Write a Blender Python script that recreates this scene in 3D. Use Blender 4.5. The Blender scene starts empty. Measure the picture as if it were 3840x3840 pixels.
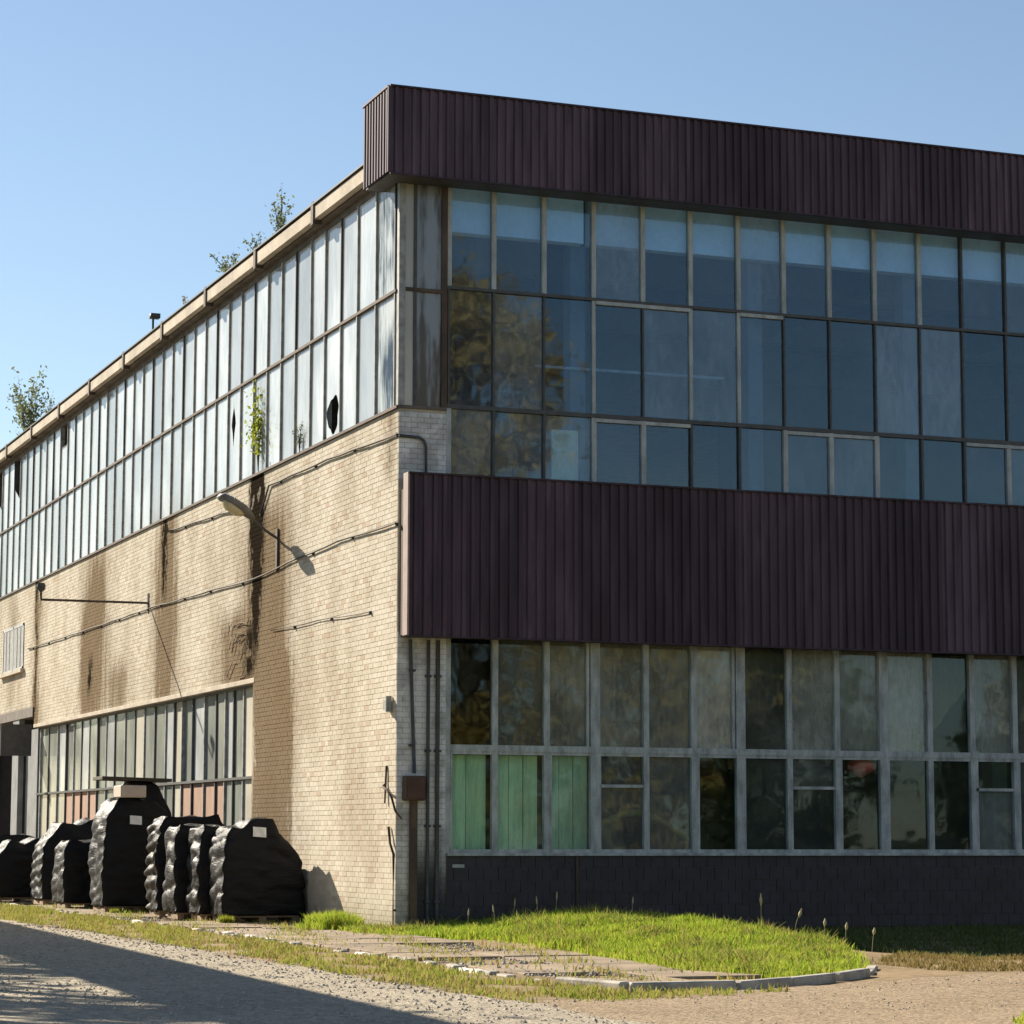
import bpy, math, random
import numpy as np
from mathutils import Vector, Matrix, noise as mnoise

# ------------------------------------------------------------------ camera, sky, sun, exposure
scene = bpy.context.scene
col = scene.collection
R = math.radians
rnd = random.Random(7)

cam_data = bpy.data.cameras.new("camera")
cam = bpy.data.objects.new("camera", cam_data)
col.objects.link(cam)
scene.camera = cam
cam_data.sensor_width = 36.0
cam_data.lens = 36.0 * 9650.0 / 3840.0
cam_data.clip_start = 0.5
cam_data.clip_end = 6000.0
YAW, PITCH, ROLL = R(21.07), R(7.2), R(-0.13)
h_ = Vector((math.sin(YAW), math.cos(YAW), 0))
r_ = Vector((math.cos(YAW), -math.sin(YAW), 0))
cam_pos = -48.25 * h_ + 2.15 * r_
cam_pos.z = 1.57
fw = h_ * math.cos(PITCH) + Vector((0, 0, math.sin(PITCH)))
up = -h_ * math.sin(PITCH) + Vector((0, 0, math.cos(PITCH)))
Rr = r_ * math.cos(ROLL) - up * math.sin(ROLL)
Uu = up * math.cos(ROLL) + r_ * math.sin(ROLL)
M = Matrix.Identity(4)
for i in range(3):
    M[i][0], M[i][1], M[i][2] = Rr[i], Uu[i], -fw[i]
M.translation = cam_pos
cam.matrix_world = M

SUN_DIR = Vector((-1.0, 2.0, 1.38)).normalized()
SUN_EL = math.asin(SUN_DIR.z)
SUN_AZ = math.atan2(SUN_DIR.x, SUN_DIR.y)          # clockwise from +Y
world = bpy.data.worlds.new("World")
scene.world = world
world.use_nodes = True
wt = world.node_tree
wt.nodes.clear()
sky = wt.nodes.new("ShaderNodeTexSky")
sky.sky_type = 'NISHITA'
sky.sun_disc = False
sky.sun_elevation = SUN_EL
sky.sun_rotation = SUN_AZ
sky.air_density = 1.0
sky.dust_density = 0.15
sky.ozone_density = 0.9
bg = wt.nodes.new("ShaderNodeBackground")
bg.inputs["Strength"].default_value = 0.056
wo = wt.nodes.new("ShaderNodeOutputWorld")
wt.links.new(sky.outputs[0], bg.inputs[0])
wt.links.new(bg.outputs[0], wo.inputs[0])

sun_data = bpy.data.lights.new("sun", 'SUN')
sun_data.energy = 5.0
sun_data.angle = R(0.5)
sun_data.color = (1.0, 0.90, 0.74)
sun = bpy.data.objects.new("sun", sun_data)
col.objects.link(sun)
sun.rotation_euler = SUN_DIR.to_track_quat('Z', 'Y').to_euler()

scene.view_settings.view_transform = 'Standard'
scene.view_settings.look = 'None'
scene.view_settings.exposure = 1.2
scene.view_settings.gamma = 1.0
scene.view_settings.use_curve_mapping = False

# ------------------------------------------------------------------ object helpers
def tag(o, label=None, cat=None, group=None, kind=None):
    if label: o['label'] = label
    if cat: o['category'] = cat
    if group: o['group'] = group
    if kind: o['kind'] = kind
    return o

def empty(name, loc=(0, 0, 0), rz=0.0, parent=None):
    o = bpy.data.objects.new(name, None)
    col.objects.link(o)
    o.location = loc
    o.rotation_euler = (0, 0, rz)
    o.empty_display_size = 0.3
    o.parent = parent
    return o

def copy_tree(o, parent=None):
    c = o.copy()
    col.objects.link(c)
    c.parent = parent
    for ch in o.children:
        copy_tree(ch, c)
    return c

class MB:
    """collects boxes, tubes, quads into one mesh"""
    def __init__(s):
        s.v = []; s.f = []; s.m = []
    def _add(s, vs, fs, mi=0):
        n = len(s.v)
        s.v += [tuple(p) for p in vs]
        s.f += [tuple(n + i for i in f) for f in fs]
        s.m += [mi] * len(fs)
        return s
    def box(s, x0, x1, y0, y1, z0, z1, mi=0):
        vs = [(x0, y0, z0), (x1, y0, z0), (x1, y1, z0), (x0, y1, z0),
              (x0, y0, z1), (x1, y0, z1), (x1, y1, z1), (x0, y1, z1)]
        fs = [(0, 3, 2, 1), (4, 5, 6, 7), (0, 1, 5, 4), (1, 2, 6, 5), (2, 3, 7, 6), (3, 0, 4, 7)]
        return s._add(vs, fs, mi)
    def obox(s, c, ax, ay, az, mi=0):
        """oriented box: centre and three half-axis vectors"""
        c, ax, ay, az = Vector(c), Vector(ax), Vector(ay), Vector(az)
        vs = [c + ax * a + ay * b + az * d for d in (-1, 1) for a, b in ((-1, -1), (1, -1), (1, 1), (-1, 1))]
        fs = [(0, 3, 2, 1), (4, 5, 6, 7), (0, 1, 5, 4), (1, 2, 6, 5), (2, 3, 7, 6), (3, 0, 4, 7)]
        return s._add(vs, fs, mi)
    def tube(s, pts, r, n=8, mi=0, caps=True):
        pts = [Vector(p) for p in pts]
        rs = r if isinstance(r, (list, tuple)) else [r] * len(pts)
        vs = []; fs = []
        for i, p in enumerate(pts):
            t = (pts[min(i + 1, len(pts) - 1)] - pts[max(i - 1, 0)]).normalized()
            a = t.cross(Vector((0, 0, 1)))
            if a.length < 1e-3: a = t.cross(Vector((0, 1, 0)))
            a.normalize(); b = t.cross(a).normalized()
            for k in range(n):
                an = 2 * math.pi * k / n
                vs.append(p + (a * math.cos(an) + b * math.sin(an)) * rs[i])
        for i in range(len(pts) - 1):
            for k in range(n):
                k2 = (k + 1) % n
                fs.append((i * n + k, i * n + k2, (i + 1) * n + k2, (i + 1) * n + k))
        if caps:
            fs.append(tuple(range(n)))
            fs.append(tuple((len(pts) - 1) * n + k for k in range(n))[::-1])
        return s._add(vs, fs, mi)
    def build(s, name, mats, parent=None, smooth=False, bevel=0.0, loc=None):
        me = bpy.data.meshes.new(name)
        me.from_pydata(s.v, [], s.f)
        if not isinstance(mats, (list, tuple)): mats = [mats]
        for m in mats: me.materials.append(m)
        if len(mats) > 1: me.polygons.foreach_set("material_index", s.m)
        if smooth: me.polygons.foreach_set("use_smooth", [True] * len(me.polygons))
        me.update()
        o = bpy.data.objects.new(name, me)
        col.objects.link(o)
        o.parent = parent
        if loc: o.location = loc
        if bevel:
            b = o.modifiers.new("bevel", 'BEVEL'); b.width = bevel; b.segments = 1; b.limit_method = 'ANGLE'
        return o

def np_mesh(name, verts, faces, mat, parent=None, smooth=False):
    """verts (n,3), faces (m,k) numpy arrays, quick build"""
    me = bpy.data.meshes.new(name)
    verts = np.asarray(verts, dtype=np.float32); faces = np.asarray(faces, dtype=np.int32)
    k = faces.shape[1]
    me.vertices.add(len(verts)); me.vertices.foreach_set("co", verts.ravel())
    me.loops.add(faces.size); me.loops.foreach_set("vertex_index", faces.ravel())
    me.polygons.add(len(faces))
    me.polygons.foreach_set("loop_start", np.arange(0, faces.size, k, dtype=np.int32))
    me.polygons.foreach_set("use_smooth", np.full(len(faces), bool(smooth)))
    me.materials.append(mat)
    me.update(calc_edges=True); me.validate()
    o = bpy.data.objects.new(name, me)
    col.objects.link(o); o.parent = parent
    return o

# ------------------------------------------------------------------ material helpers
class NT:
    def __init__(s, name):
        s.mat = bpy.data.materials.new(name); s.mat.use_nodes = True
        s.t = s.mat.node_tree; s.t.nodes.clear()
        s.out = s.t.nodes.new("ShaderNodeOutputMaterial")
    def n(s, typ, **kw):
        nd = s.t.nodes.new(typ)
        for k, v in kw.items(): setattr(nd, k, v)
        return nd
    def l(s, a, b): s.t.links.new(a, b)
    def put(s, sock, v):
        if v is None: return
        if hasattr(v, "is_linked") or isinstance(v, bpy.types.NodeSocket): s.l(v, sock)
        else:
            if isinstance(v, (tuple, list)) and len(v) == 3 and sock.type == 'RGBA': v = (*v, 1)
            sock.default_value = v
    def math(s, op, a, b=None, c=None, clamp=False):
        nd = s.n("ShaderNodeMath", operation=op); nd.use_clamp = clamp
        s.put(nd.inputs[0], a)
        if b is not None: s.put(nd.inputs[1], b)
        if c is not None: s.put(nd.inputs[2], c)
        return nd.outputs[0]
    def mix(s, f, a, b, blend='MIX'):
        nd = s.n("ShaderNodeMix", data_type='RGBA', blend_type=blend)
        s.put(nd.inputs[0], f); s.put(nd.inputs[6], a); s.put(nd.inputs[7], b)
        return nd.outputs[2]
    def pos(s):
        if not hasattr(s, "_p"):
            s._p = s.n("ShaderNodeNewGeometry").outputs["Position"]
        return s._p
    def xyz(s):
        if not hasattr(s, "_x"):
            nd = s.n("ShaderNodeSeparateXYZ"); s.l(s.pos(), nd.inputs[0]); s._x = nd.outputs
        return s._x
    def noise(s, scale, detail=3, stretch=None, rough=0.55, off=0, obj=False):
        v = s.n("ShaderNodeTexCoord").outputs["Object"] if obj else s.pos()
        if stretch or off:
            mp = s.n("ShaderNodeMapping"); s.l(v, mp.inputs[0])
            if stretch: mp.inputs["Scale"].default_value = stretch
            mp.inputs["Location"].default_value = (off, off * .7, off * .3)
            v = mp.outputs[0]
        nd = s.n("ShaderNodeTexNoise"); s.l(v, nd.inputs["Vector"])
        nd.inputs["Scale"].default_value = scale; nd.inputs["Detail"].default_value = detail
        nd.inputs["Roughness"].default_value = rough
        return nd.outputs["Fac"]
    def ramp(s, f, lo, hi, a=0.0, b=1.0):
        nd = s.n("ShaderNodeMapRange"); nd.interpolation_type = 'SMOOTHSTEP'
        s.put(nd.inputs[0], f); nd.inputs[1].default_value = lo; nd.inputs[2].default_value = hi
        nd.inputs[3].default_value = a; nd.inputs[4].default_value = b
        return nd.outputs[0]
    def rand(s, lo=0., hi=1., isl=True):
        a = s.n("ShaderNodeNewGeometry").outputs["Random Per Island"]
        b = s.n("ShaderNodeObjectInfo").outputs["Random"]
        f = s.math('FRACT', s.math('ADD', a, b)) if isl else b
        return s.ramp_lin(f, lo, hi)
    def ramp_lin(s, f, a, b):
        nd = s.n("ShaderNodeMapRange"); s.put(nd.inputs[0], f)
        nd.inputs[3].default_value = a; nd.inputs[4].default_value = b
        return nd.outputs[0]
    def bump(s, hgt, strength=0.3, dist=0.02):
        nd = s.n("ShaderNodeBump"); s.l(hgt, nd.inputs["Height"])
        nd.inputs["Strength"].default_value = strength; nd.inputs["Distance"].default_value = dist
        return nd.outputs[0]
    def pbsdf(s, base, rough=0.8, bump=None, spec=0.5, metal=0.0, ior=None):
        nd = s.n("ShaderNodeBsdfPrincipled")
        s.put(nd.inputs["Base Color"], base); s.put(nd.inputs["Roughness"], rough)
        nd.inputs["Specular IOR Level"].default_value = spec
        nd.inputs["Metallic"].default_value = metal
        if ior: nd.inputs["IOR"].default_value = ior
        if bump is not None: s.l(bump, nd.inputs["Normal"])
        return nd.outputs[0]
    def fresnel(s, ior, normal=None):
        fr = s.n("ShaderNodeFresnel"); fr.inputs[0].default_value = ior
        if normal is not None: s.l(normal, fr.inputs["Normal"])
        bf = s.n("ShaderNodeNewGeometry").outputs["Backfacing"]
        return s.math('MULTIPLY', fr.outputs[0], s.math('SUBTRACT', 1.0, bf))
    def end(s, sh):
        s.l(sh, s.out.inputs["Surface"]); return s.mat

def simple(name, c, rough=0.8, var=0.25, scale=3.0, bump=0.0, spec=0.5, metal=0.0, stretch=None):
    t = NT(name)
    f = t.noise(scale, 5, stretch)
    f2 = t.noise(scale * 9, 3, stretch)
    k = t.math('ADD', t.math('MULTIPLY', f, 0.7), t.math('MULTIPLY', f2, 0.3))
    k = t.ramp(k, 0.3, 0.7)
    lo = tuple(x * (1 - var) for x in c); hi = tuple(min(x * (1 + var), 1) for x in c)
    b = t.bump(f2, bump, 0.01) if bump else None
    return t.end(t.pbsdf(t.mix(k, lo, hi), rough, b, spec, metal))

# ---- wall materials: brick and mortar with water stains at their real places on the long wall
def wall_mat(name, base_pairs, is_brick):
    t = NT(name)
    x, y, z = t.xyz()
    rv = t.rand()
    if is_brick:
        basec = t.mix(rv, base_pairs[0], base_pairs[1])
        rv2 = t.math('FRACT', t.math('MULTIPLY', rv, 7.31))
        basec = t.mix(t.ramp(rv2, 0.86, 1.0, 0, .8), basec, (0.45, 0.35, 0.27))
    else:
        basec = t.mix(t.noise(2.0, 4), base_pairs[0], base_pairs[1])
    grime = t.noise(0.55, 6, (1, 1, 0.6))
    basec = t.mix(t.ramp(grime, 0.38, 0.70, 0, 0.5), basec, (0.31, 0.25, 0.18))
    fine = t.noise(14.0, 4)
    basec = t.mix(t.ramp(fine, 0.55, 0.8, 0, 0.35), basec, (0.33, 0.27, 0.2))
    wig = t.math('MULTIPLY', t.math('SUBTRACT', t.noise(0.9, 4, (1, 1, 0.35)), 0.5), 1.6)
    wig2 = t.math('MULTIPLY', t.math('SUBTRACT', t.noise(6, 5, (1, 1, 0.6), off=5, rough=.75), 0.5), 1.3)
    yw = t.math('ADD', y, t.math('ADD', wig, wig2))
    streak = t.ramp(t.noise(3.0, 5, (1, 1.2, 0.10), off=3), 0.32, 0.60, 0.55, 1.0)
    onleft = t.ramp(x, 0.06, 0.10, 1.0, 0.0)
    def gau(yc, w, z0, z1, zs, s, wob=True):
        d = t.math('DIVIDE', t.math('SUBTRACT', yw if wob else y, yc), w)
        g = t.math('POWER', 2.718, t.math('MULTIPLY', t.math('MULTIPLY', d, d), -1.0))
        zz = t.math('MULTIPLY', t.ramp(z, z0 - zs, z0 + zs), t.ramp(z, z1 - zs, z1 + zs, 1, 0))
        return t.math('MULTIPLY', t.math('MULTIPLY', g, zz), s)
    brown = None
    for a in [(9.1, 1.7, 4.2, 8.6, 1.2, .9), (8.3, 1.0, 1.0, 5.4, .7, 1.5), (9.7, .3, 0.9, 6.0, .7, .5), (12.0, 1.3, 4.9, 6.6, .5, .6),
              (18.6, 1.1, 4.6, 9.9, 1.6, .85), (27.4, 1.5, 4.8, 9.4, 1.6, .9), (28.6, .6, 5.0, 7.6, .8, .7),
              (36.2, .5, 4.6, 9.9, 1.0, .8), (40.5, .8, 5.6, 9.9, 1.0, .25), (24.2, 1.4, 4.8, 6.3, .5, .45), (0.4, .3, 8.3, 9.9, .5, .35)]:
        g = gau(*a)
        brown = g if brown is None else t.math('ADD', brown, g)
    brown = t.math('MULTIPLY', t.math('MULTIPLY', t.math('MULTIPLY', brown, 2.3), streak), onleft, clamp=True)
    brown = t.math('MULTIPLY', brown, .92)
    dark = None
    for a in [(9.95, .42, 6.6, 10.2, .9, 1.4), (9.95, .22, 5.6, 8.0, .8, .5), (18.8, .22, 8.0, 10.2, .8, 1.0), (36.3, .12, 5.6, 10.2, .3, .55),
              (10.6, .35, 5.2, 6.2, .3, .6), (27.8, .22, 5.6, 6.6, .4, .45)]:
        g = gau(*a)
        dark = g if dark is None else t.math('ADD', dark, g)
    brk = t.ramp(t.noise(2.6, 5, (1, 1, .8), off=9), 0.36, 0.5, 0.2, 1.0)
    dark = t.math('MULTIPLY', t.math('MULTIPLY', t.math('MULTIPLY', dark, 2.6), brk), onleft, clamp=True)
    # damp foot of the wall and the sooty lower corner pier
    foot = t.math('MULTIPLY', t.ramp(t.math('ADD', z, t.math('MULTIPLY', wig, .35)), -0.1, 0.55, 1, 0), .35)
    pier = t.math('MULTIPLY', t.ramp(y, 0.02, 0.05, 1, 0),
                  t.ramp(t.math('ADD', z, t.math('MULTIPLY', wig, 1.2)), 0.5, 1.9, 1, 0))
    pier = t.math('MULTIPLY', pier, t.ramp(x, 0.15, 0.4))
    pw = t.math('MULTIPLY', t.ramp(y, 0.02, 0.05, 1, 0), t.ramp(t.noise(1.6, 4, off=4), .45, .6, 0, .45))
    c = t.mix(t.math('MULTIPLY', brown, .95), t.mix(t.ramp(y, .005, .01), t.mix(.75, basec, (.74, .75, .78)), basec) if is_brick else basec, (0.155, 0.108, 0.062))  # front pier bricks coloured whiter and bluer to lift their shaded face
    c = t.mix(foot, c, (0.2, 0.15, 0.09))
    c = t.mix(dark, c, (0.022, 0.017, 0.012))
    c = t.mix(pw, c, (0.16, 0.15, 0.13))
    c = t.mix(t.math('MULTIPLY', pier, .93), c, (0.03, 0.03, 0.032))
    return t.end(t.pbsdf(c, 1.0, t.bump(fine, 0.35, 0.006), 0.0))

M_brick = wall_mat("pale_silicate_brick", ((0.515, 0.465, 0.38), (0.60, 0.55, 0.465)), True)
M_mortar = wall_mat("wall_mortar", ((0.50, 0.45, 0.365), (0.58, 0.53, 0.44)), False)

def glass_front(name, tint, dust, dustcol, ior=1.55):
    t = NT(name)
    x, y, z = t.xyz()
    d1 = t.noise(0.8, 5, (1, 1, .5)); d2 = t.noise(11, 4, (1, 1, .35))
    k = t.math('ADD', t.math('MULTIPLY', d1, .6), t.math('MULTIPLY', d2, .4))
    r = t.rand(0, 1, False)
    amt = t.math('MULTIPLY', t.ramp(k, 0.35, 0.72, dust * .5, dust * 1.6), t.math('POWER', r, 2.0), clamp=True)
    amt = t.math('MULTIPLY', amt, 2.2, clamp=True)
    dif = t.n("ShaderNodeBsdfDiffuse"); t.put(dif.inputs[0], dustcol)
    tra = t.n("ShaderNodeBsdfTransparent"); t.put(tra.inputs[0], tint)
    m1 = t.n("ShaderNodeMixShader"); t.l(amt, m1.inputs[0]); t.l(tra.outputs[0], m1.inputs[1]); t.l(dif.outputs[0], m1.inputs[2])
    glo = t.n("ShaderNodeBsdfGlossy"); glo.inputs["Roughness"].default_value = 0.03
    t.put(glo.inputs[0], (0.62, 0.84, 1.0))
    bn = t.bump(t.noise(1.0, 2), 0.22, 0.02); t.l(bn, glo.inputs["Normal"])
    m2 = t.n("ShaderNodeMixShader"); t.l(t.fresnel(ior, bn), m2.inputs[0]); t.l(m1.outputs[0], m2.inputs[1]); t.l(glo.outputs[0], m2.inputs[2])
    return t.end(m2.outputs[0])

M_glass = glass_front("window_glass", (0.74, 0.86, 0.97), 0.10, (0.40, 0.46, 0.52), 1.75)
M_glass_low = glass_front("dirty_window_glass", (0.78, 0.86, 0.82), 0.24, (0.30, 0.33, 0.32), 1.5)
M_glass_clear = glass_front("clean_low_glass", (.92, .96, .94), .06, (.35, .4, .37), 1.45)
M_glass_haze = glass_front("hazy_window_glass", (0.80, 0.85, 0.80), 0.40, (0.46, 0.47, 0.42), 1.5)

def glass_dusty(name, c1, c2, through=0.22, ior=1.45):
    """old dusty pane: pale film of dirt on both sides, some see-through, sky in its gloss"""
    t = NT(name)
    r = t.rand(0, 1, False)
    r2 = t.math('FRACT', t.math('MULTIPLY', r, 13.7))
    n1 = t.noise(0.7, 4, (1, 1.3, .7)); n2 = t.noise(5, 5, (1, 2.5, .25))
    k = t.ramp(t.math('ADD', t.math('MULTIPLY', n1, .65), t.math('MULTIPLY', n2, .35)), .36, .64)
    c = t.mix(k, c1, c2)
    c = t.mix(t.ramp(r2, .5, .95, 0, .55), c, (.26, .28, .285))
    gr = t.noise(.16, 3, off=12)
    c = t.mix(t.ramp(gr, .5, .56, 0, .28), c, (.27, .28, .27))
    dif = t.n("ShaderNodeBsdfDiffuse"); t.l(c, dif.inputs[0])
    trl = t.n("ShaderNodeBsdfTranslucent"); t.l(c, trl.inputs[0])
    a = t.n("ShaderNodeMixShader"); a.inputs[0].default_value = .12; t.l(dif.outputs[0], a.inputs[1]); t.l(trl.outputs[0], a.inputs[2])
    tra = t.n("ShaderNodeBsdfTransparent"); t.put(tra.inputs[0], (.85, .9, .9))
    b = t.n("ShaderNodeMixShader"); t.l(t.ramp(k, 0, 1, through * 1.5, through * .4), b.inputs[0]); t.l(a.outputs[0], b.inputs[1]); t.l(tra.outputs[0], b.inputs[2])
    glo = t.n("ShaderNodeBsdfGlossy"); glo.inputs["Roughness"].default_value = 0.10
    m2 = t.n("ShaderNodeMixShader"); t.l(t.fresnel(ior), m2.inputs[0]); t.l(b.outputs[0], m2.inputs[1]); t.l(glo.outputs[0], m2.inputs[2])
    return t.end(m2.outputs[0])

M_dusty = glass_dusty("dusty_pane", (.62, .66, .67), (.80, .83, .83), .1, 2.1)
M_clear = glass_front("clear_corner_glass", (.95, .97, .97), .02, (.5, .5, .5), 1.4)
M_thin = glass_dusty("thinly_dusty_pane", (.62, .65, .64), (.76, .78, .77), .7)
M_dusty_low = glass_dusty("dusty_green_pane", (.33, .36, .32), (.46, .48, .43), .12)
M_whitewash = glass_dusty("whitewashed_pane", (.66, .63, .53), (.78, .74, .64), .03)

M_frame_dark = simple("dark_steel_frame", (.055, .055, .055), .6, .3, 6)
M_frame_grey = simple("grey_steel_frame", (.27, .27, .26), .6, .35, 6)
M_frame_light = simple("weathered_light_frame", (.34, .36, .36), .7, .3, 5, stretch=(1, 1, .3))
M_frame_wood = simple("peeling_painted_wood_frame", (.36, .385, .375), .8, .4, 6, .2, stretch=(1, 1, .3))
M_rusty = simple("rusty_brown_steel", (.075, .05, .035), .8, .45, 3, .2, stretch=(1, 1, .4))
M_concrete = simple("old_concrete", (.40, .34, .27), .9, .25, 1.6, .3)
M_conc_dark = simple("dark_stained_concrete", (.12, .10, .085), .9, .4, 2.5, .3)
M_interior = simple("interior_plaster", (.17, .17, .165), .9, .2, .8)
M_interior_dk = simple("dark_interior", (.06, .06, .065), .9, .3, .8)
M_floor_in = simple("interior_floor", (.09, .085, .08), .8, .3, 2)
M_white_in = simple("white_painted_beam", (.82, .84, .83), .8, .12, 1.0)
M_green = simple("mint_green_board", (.44, .68, .45), .7, .25, 2.0, stretch=(4, 1, .4))
M_curtain = simple("beige_cloth", (.46, .38, .25), .9, .15, 2.0)
M_red = simple("red_lantern_paper", (.85, .09, .07), .7, .15, 4)
M_yellow = simple("yellow_rubber_hose", (.40, .30, .07), .7, .2, 4)
M_plinth = simple("glazed_dark_tile", (.018, .017, .024), .55, .5, 2.4)
M_cable = simple("black_cable", (.05, .04, .035), .8, .2, 5)
M_galv = simple("dull_grey_lamp_metal", (.12, .115, .11), .55, .25, 8)
M_lens = simple("yellowed_lamp_glass", (.50, .44, .27), .35, .1, 8)
M_ply = simple("pinkish_plywood", (.33, .20, .14), .85, .2, 2.0, stretch=(1, 3, .5))
M_pallet = simple("pallet_timber", (.24, .17, .11), .9, .35, 5, .2)
M_label = simple("white_paper_label", (.75, .75, .78), .6, .08, 12)
M_paving = simple("worn_concrete_path", (.225, .168, .112), .95, .38, 1.1, .4)
M_kerb = simple("kerb_concrete", (.34, .31, .27), .95, .35, 3.0, .4)
M_kerb_pale = simple("whitewashed_kerb_concrete", (.62, .58, .50), .95, .3, 3.0, .4)
M_bark = simple("tree_bark", (.11, .085, .06), .95, .3, 3, .5)
M_grey_paint = simple("grey_painted_steel", (.20, .21, .21), .6, .25, 2)

def cladding_mat(name, c):
    t = NT(name)
    n1 = t.noise(0.7, 4, (1, 1, .25)); n2 = t.noise(5, 4, (1, 1, .12))
    r = t.rand(.68, 1.42, False)
    k = t.ramp(t.math('ADD', t.math('MULTIPLY', n1, .4), t.math('MULTIPLY', n2, .6)), .38, .62)
    cc = t.mix(k, tuple(a * .72 for a in c), tuple(a * 1.3 for a in c))
    sc = t.n("ShaderNodeVectorMath", operation='SCALE'); t.l(cc, sc.inputs[0]); t.l(r, sc.inputs["Scale"])
    return t.end(t.pbsdf(sc.outputs[0], 0.55, None, 0.22))
M_clad = cladding_mat("maroon_profiled_sheet", (.064, .040, .055))

def film_mat():
    t = NT("black_stretch_film")
    n1 = t.noise(4, 3, (1, 1, 3.2)); n2 = t.noise(15, 3, (.6, 1, 5))
    hgt = t.math('ADD', t.math('MULTIPLY', n1, .7), t.math('MULTIPLY', n2, .3))
    return t.end(t.pbsdf((.006, .006, .008), t.ramp(n1, .3, .7, .42, .60), t.bump(hgt, 0.6, 0.06), .22))
M_film = film_mat()

# foliage: colour varies by leaf, light passes through
def leaf_mat(name, cols, trans=.35):
    t = NT(name)
    a = t.n("ShaderNodeNewGeometry").outputs["Random Per Island"]
    big = t.noise(.6, 3)
    f = t.math('ADD', t.math('MULTIPLY', a, .6), t.math('MULTIPLY', big, .45))
    cr = t.n("ShaderNodeValToRGB"); t.l(f, cr.inputs[0])
    while len(cr.color_ramp.elements) < len(cols): cr.color_ramp.elements.new(.5)
    for i, c in enumerate(cols):
        cr.color_ramp.elements[i].position = .12 + .76 * i / (len(cols) - 1); cr.color_ramp.elements[i].color = (*c, 1)
    d = t.n("ShaderNodeBsdfDiffuse"); t.l(cr.outputs[0], d.inputs[0])
    tr = t.n("ShaderNodeBsdfTranslucent"); t.l(cr.outputs[0], tr.inputs[0])
    m = t.n("ShaderNodeMixShader"); m.inputs[0].default_value = trans
    t.l(d.outputs[0], m.inputs[1]); t.l(tr.outputs[0], m.inputs[2])
    return t.end(m.outputs[0])
M_grass = leaf_mat("lawn_grass", [(.16, .27, .03), (.28, .39, .04), (.40, .46, .06), (.38, .34, .09)], .45)
M_verge = leaf_mat("dry_verge_weeds", [(.17, .25, .03), (.28, .33, .05), (.40, .33, .13), (.26, .18, .08)], .38)
M_dry = leaf_mat("straw_grass", [(.22, .17, .06), (.30, .23, .10), (.20, .17, .05)], .3)
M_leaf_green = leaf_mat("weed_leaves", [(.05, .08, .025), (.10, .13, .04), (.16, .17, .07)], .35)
M_leaf_lime = leaf_mat("lime_leaves", [(.20, .25, .03), (.32, .34, .05)], .5)
M_leaf_autumn = leaf_mat("autumn_leaves", [(.36, .29, .09), (.56, .38, .12), (.70, .48, .16), (.42, .36, .11)], .4)
M_leaf_tree = leaf_mat("tree_leaves", [(.03, .05, .015), (.06, .08, .02), (.10, .11, .03)], .3)
M_roofleaf = leaf_mat("grey_green_leaves", [(.10, .13, .06), (.17, .20, .10), (.24, .25, .13)], .4)
M_stalk = simple("dry_seed_stalk", (.34, .29, .17), .9, .2, 9)

# ------------------------------------------------------------------ ground
def hz(x, y):
    a = np.clip((x + .3) / 2.6, 0, 1); b = np.clip((4.9 - x) / 1.8, 0, 1)
    return -.2 + .36 * a * a * (3 - 2 * a) * b * b * (3 - 2 * b) * np.exp(-((y + 4.8) / 5.2) ** 2)

def ground_mat():
    t = NT("dry_soil")
    n1 = t.noise(.5, 5); n2 = t.noise(7, 5)
    k = t.ramp(t.math('ADD', t.math('MULTIPLY', n1, .5), t.math('MULTIPLY', n2, .5)), .35, .65)
    c = t.mix(k, (.17, .12, .065), (.30, .215, .125))
    x, y, z = t.xyz()
    far = t.math('MAXIMUM', t.math('MAXIMUM', t.ramp(x, 13, 22), t.ramp(y, -30, -42)), t.ramp(x, -15, -18))
    c = t.mix(far, c, t.mix(n1, (.05, .065, .02), (.11, .105, .04)))
    return t.end(t.pbsdf(c, .95, t.bump(n2, .6, .03), .2))
M_soil = ground_mat()

def road_mat(name, a, b, c):
    t = NT(name)
    n1 = t.noise(.35, 5); n2 = t.noise(5, 6, rough=.7); n3 = t.noise(26, 4, rough=.8)
    k = t.ramp(t.math('ADD', t.math('MULTIPLY', n1, .45), t.math('MULTIPLY', n2, .55)), .35, .65)
    cc = t.mix(k, a, b)
    n4 = t.noise(11, 3, (1, .45, 1), rough=.75, off=2)
    cc = t.mix(t.ramp(n4, .50, .64, 0, .55), cc, tuple(x * .5 for x in a))
    cc = t.mix(t.ramp(n4, .34, .46, .5, 0), cc, c)
    cc = t.mix(t.ramp(n3, .52, .66, 0, .75), cc, c)
    cc = t.mix(t.ramp(n3, .30, .42, .6, 0), cc, tuple(x * .45 for x in a))
    vo = t.n("ShaderNodeTexVoronoi"); vo.inputs["Scale"].default_value = 17; t.l(t.pos(), vo.inputs["Vector"])
    hgt = t.math('ADD', t.math('MULTIPLY', vo.outputs["Distance"], -.8), n3)
    return t.end(t.pbsdf(cc, .95, t.bump(hgt, .75, .03), .2))
M_road = road_mat("pale_gravel_road", (.31, .265, .20), (.40, .345, .26), (.54, .48, .38))
M_dirt = road_mat("sandy_track", (.26, .19, .12), (.33, .25, .165), (.42, .33, .225))

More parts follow.
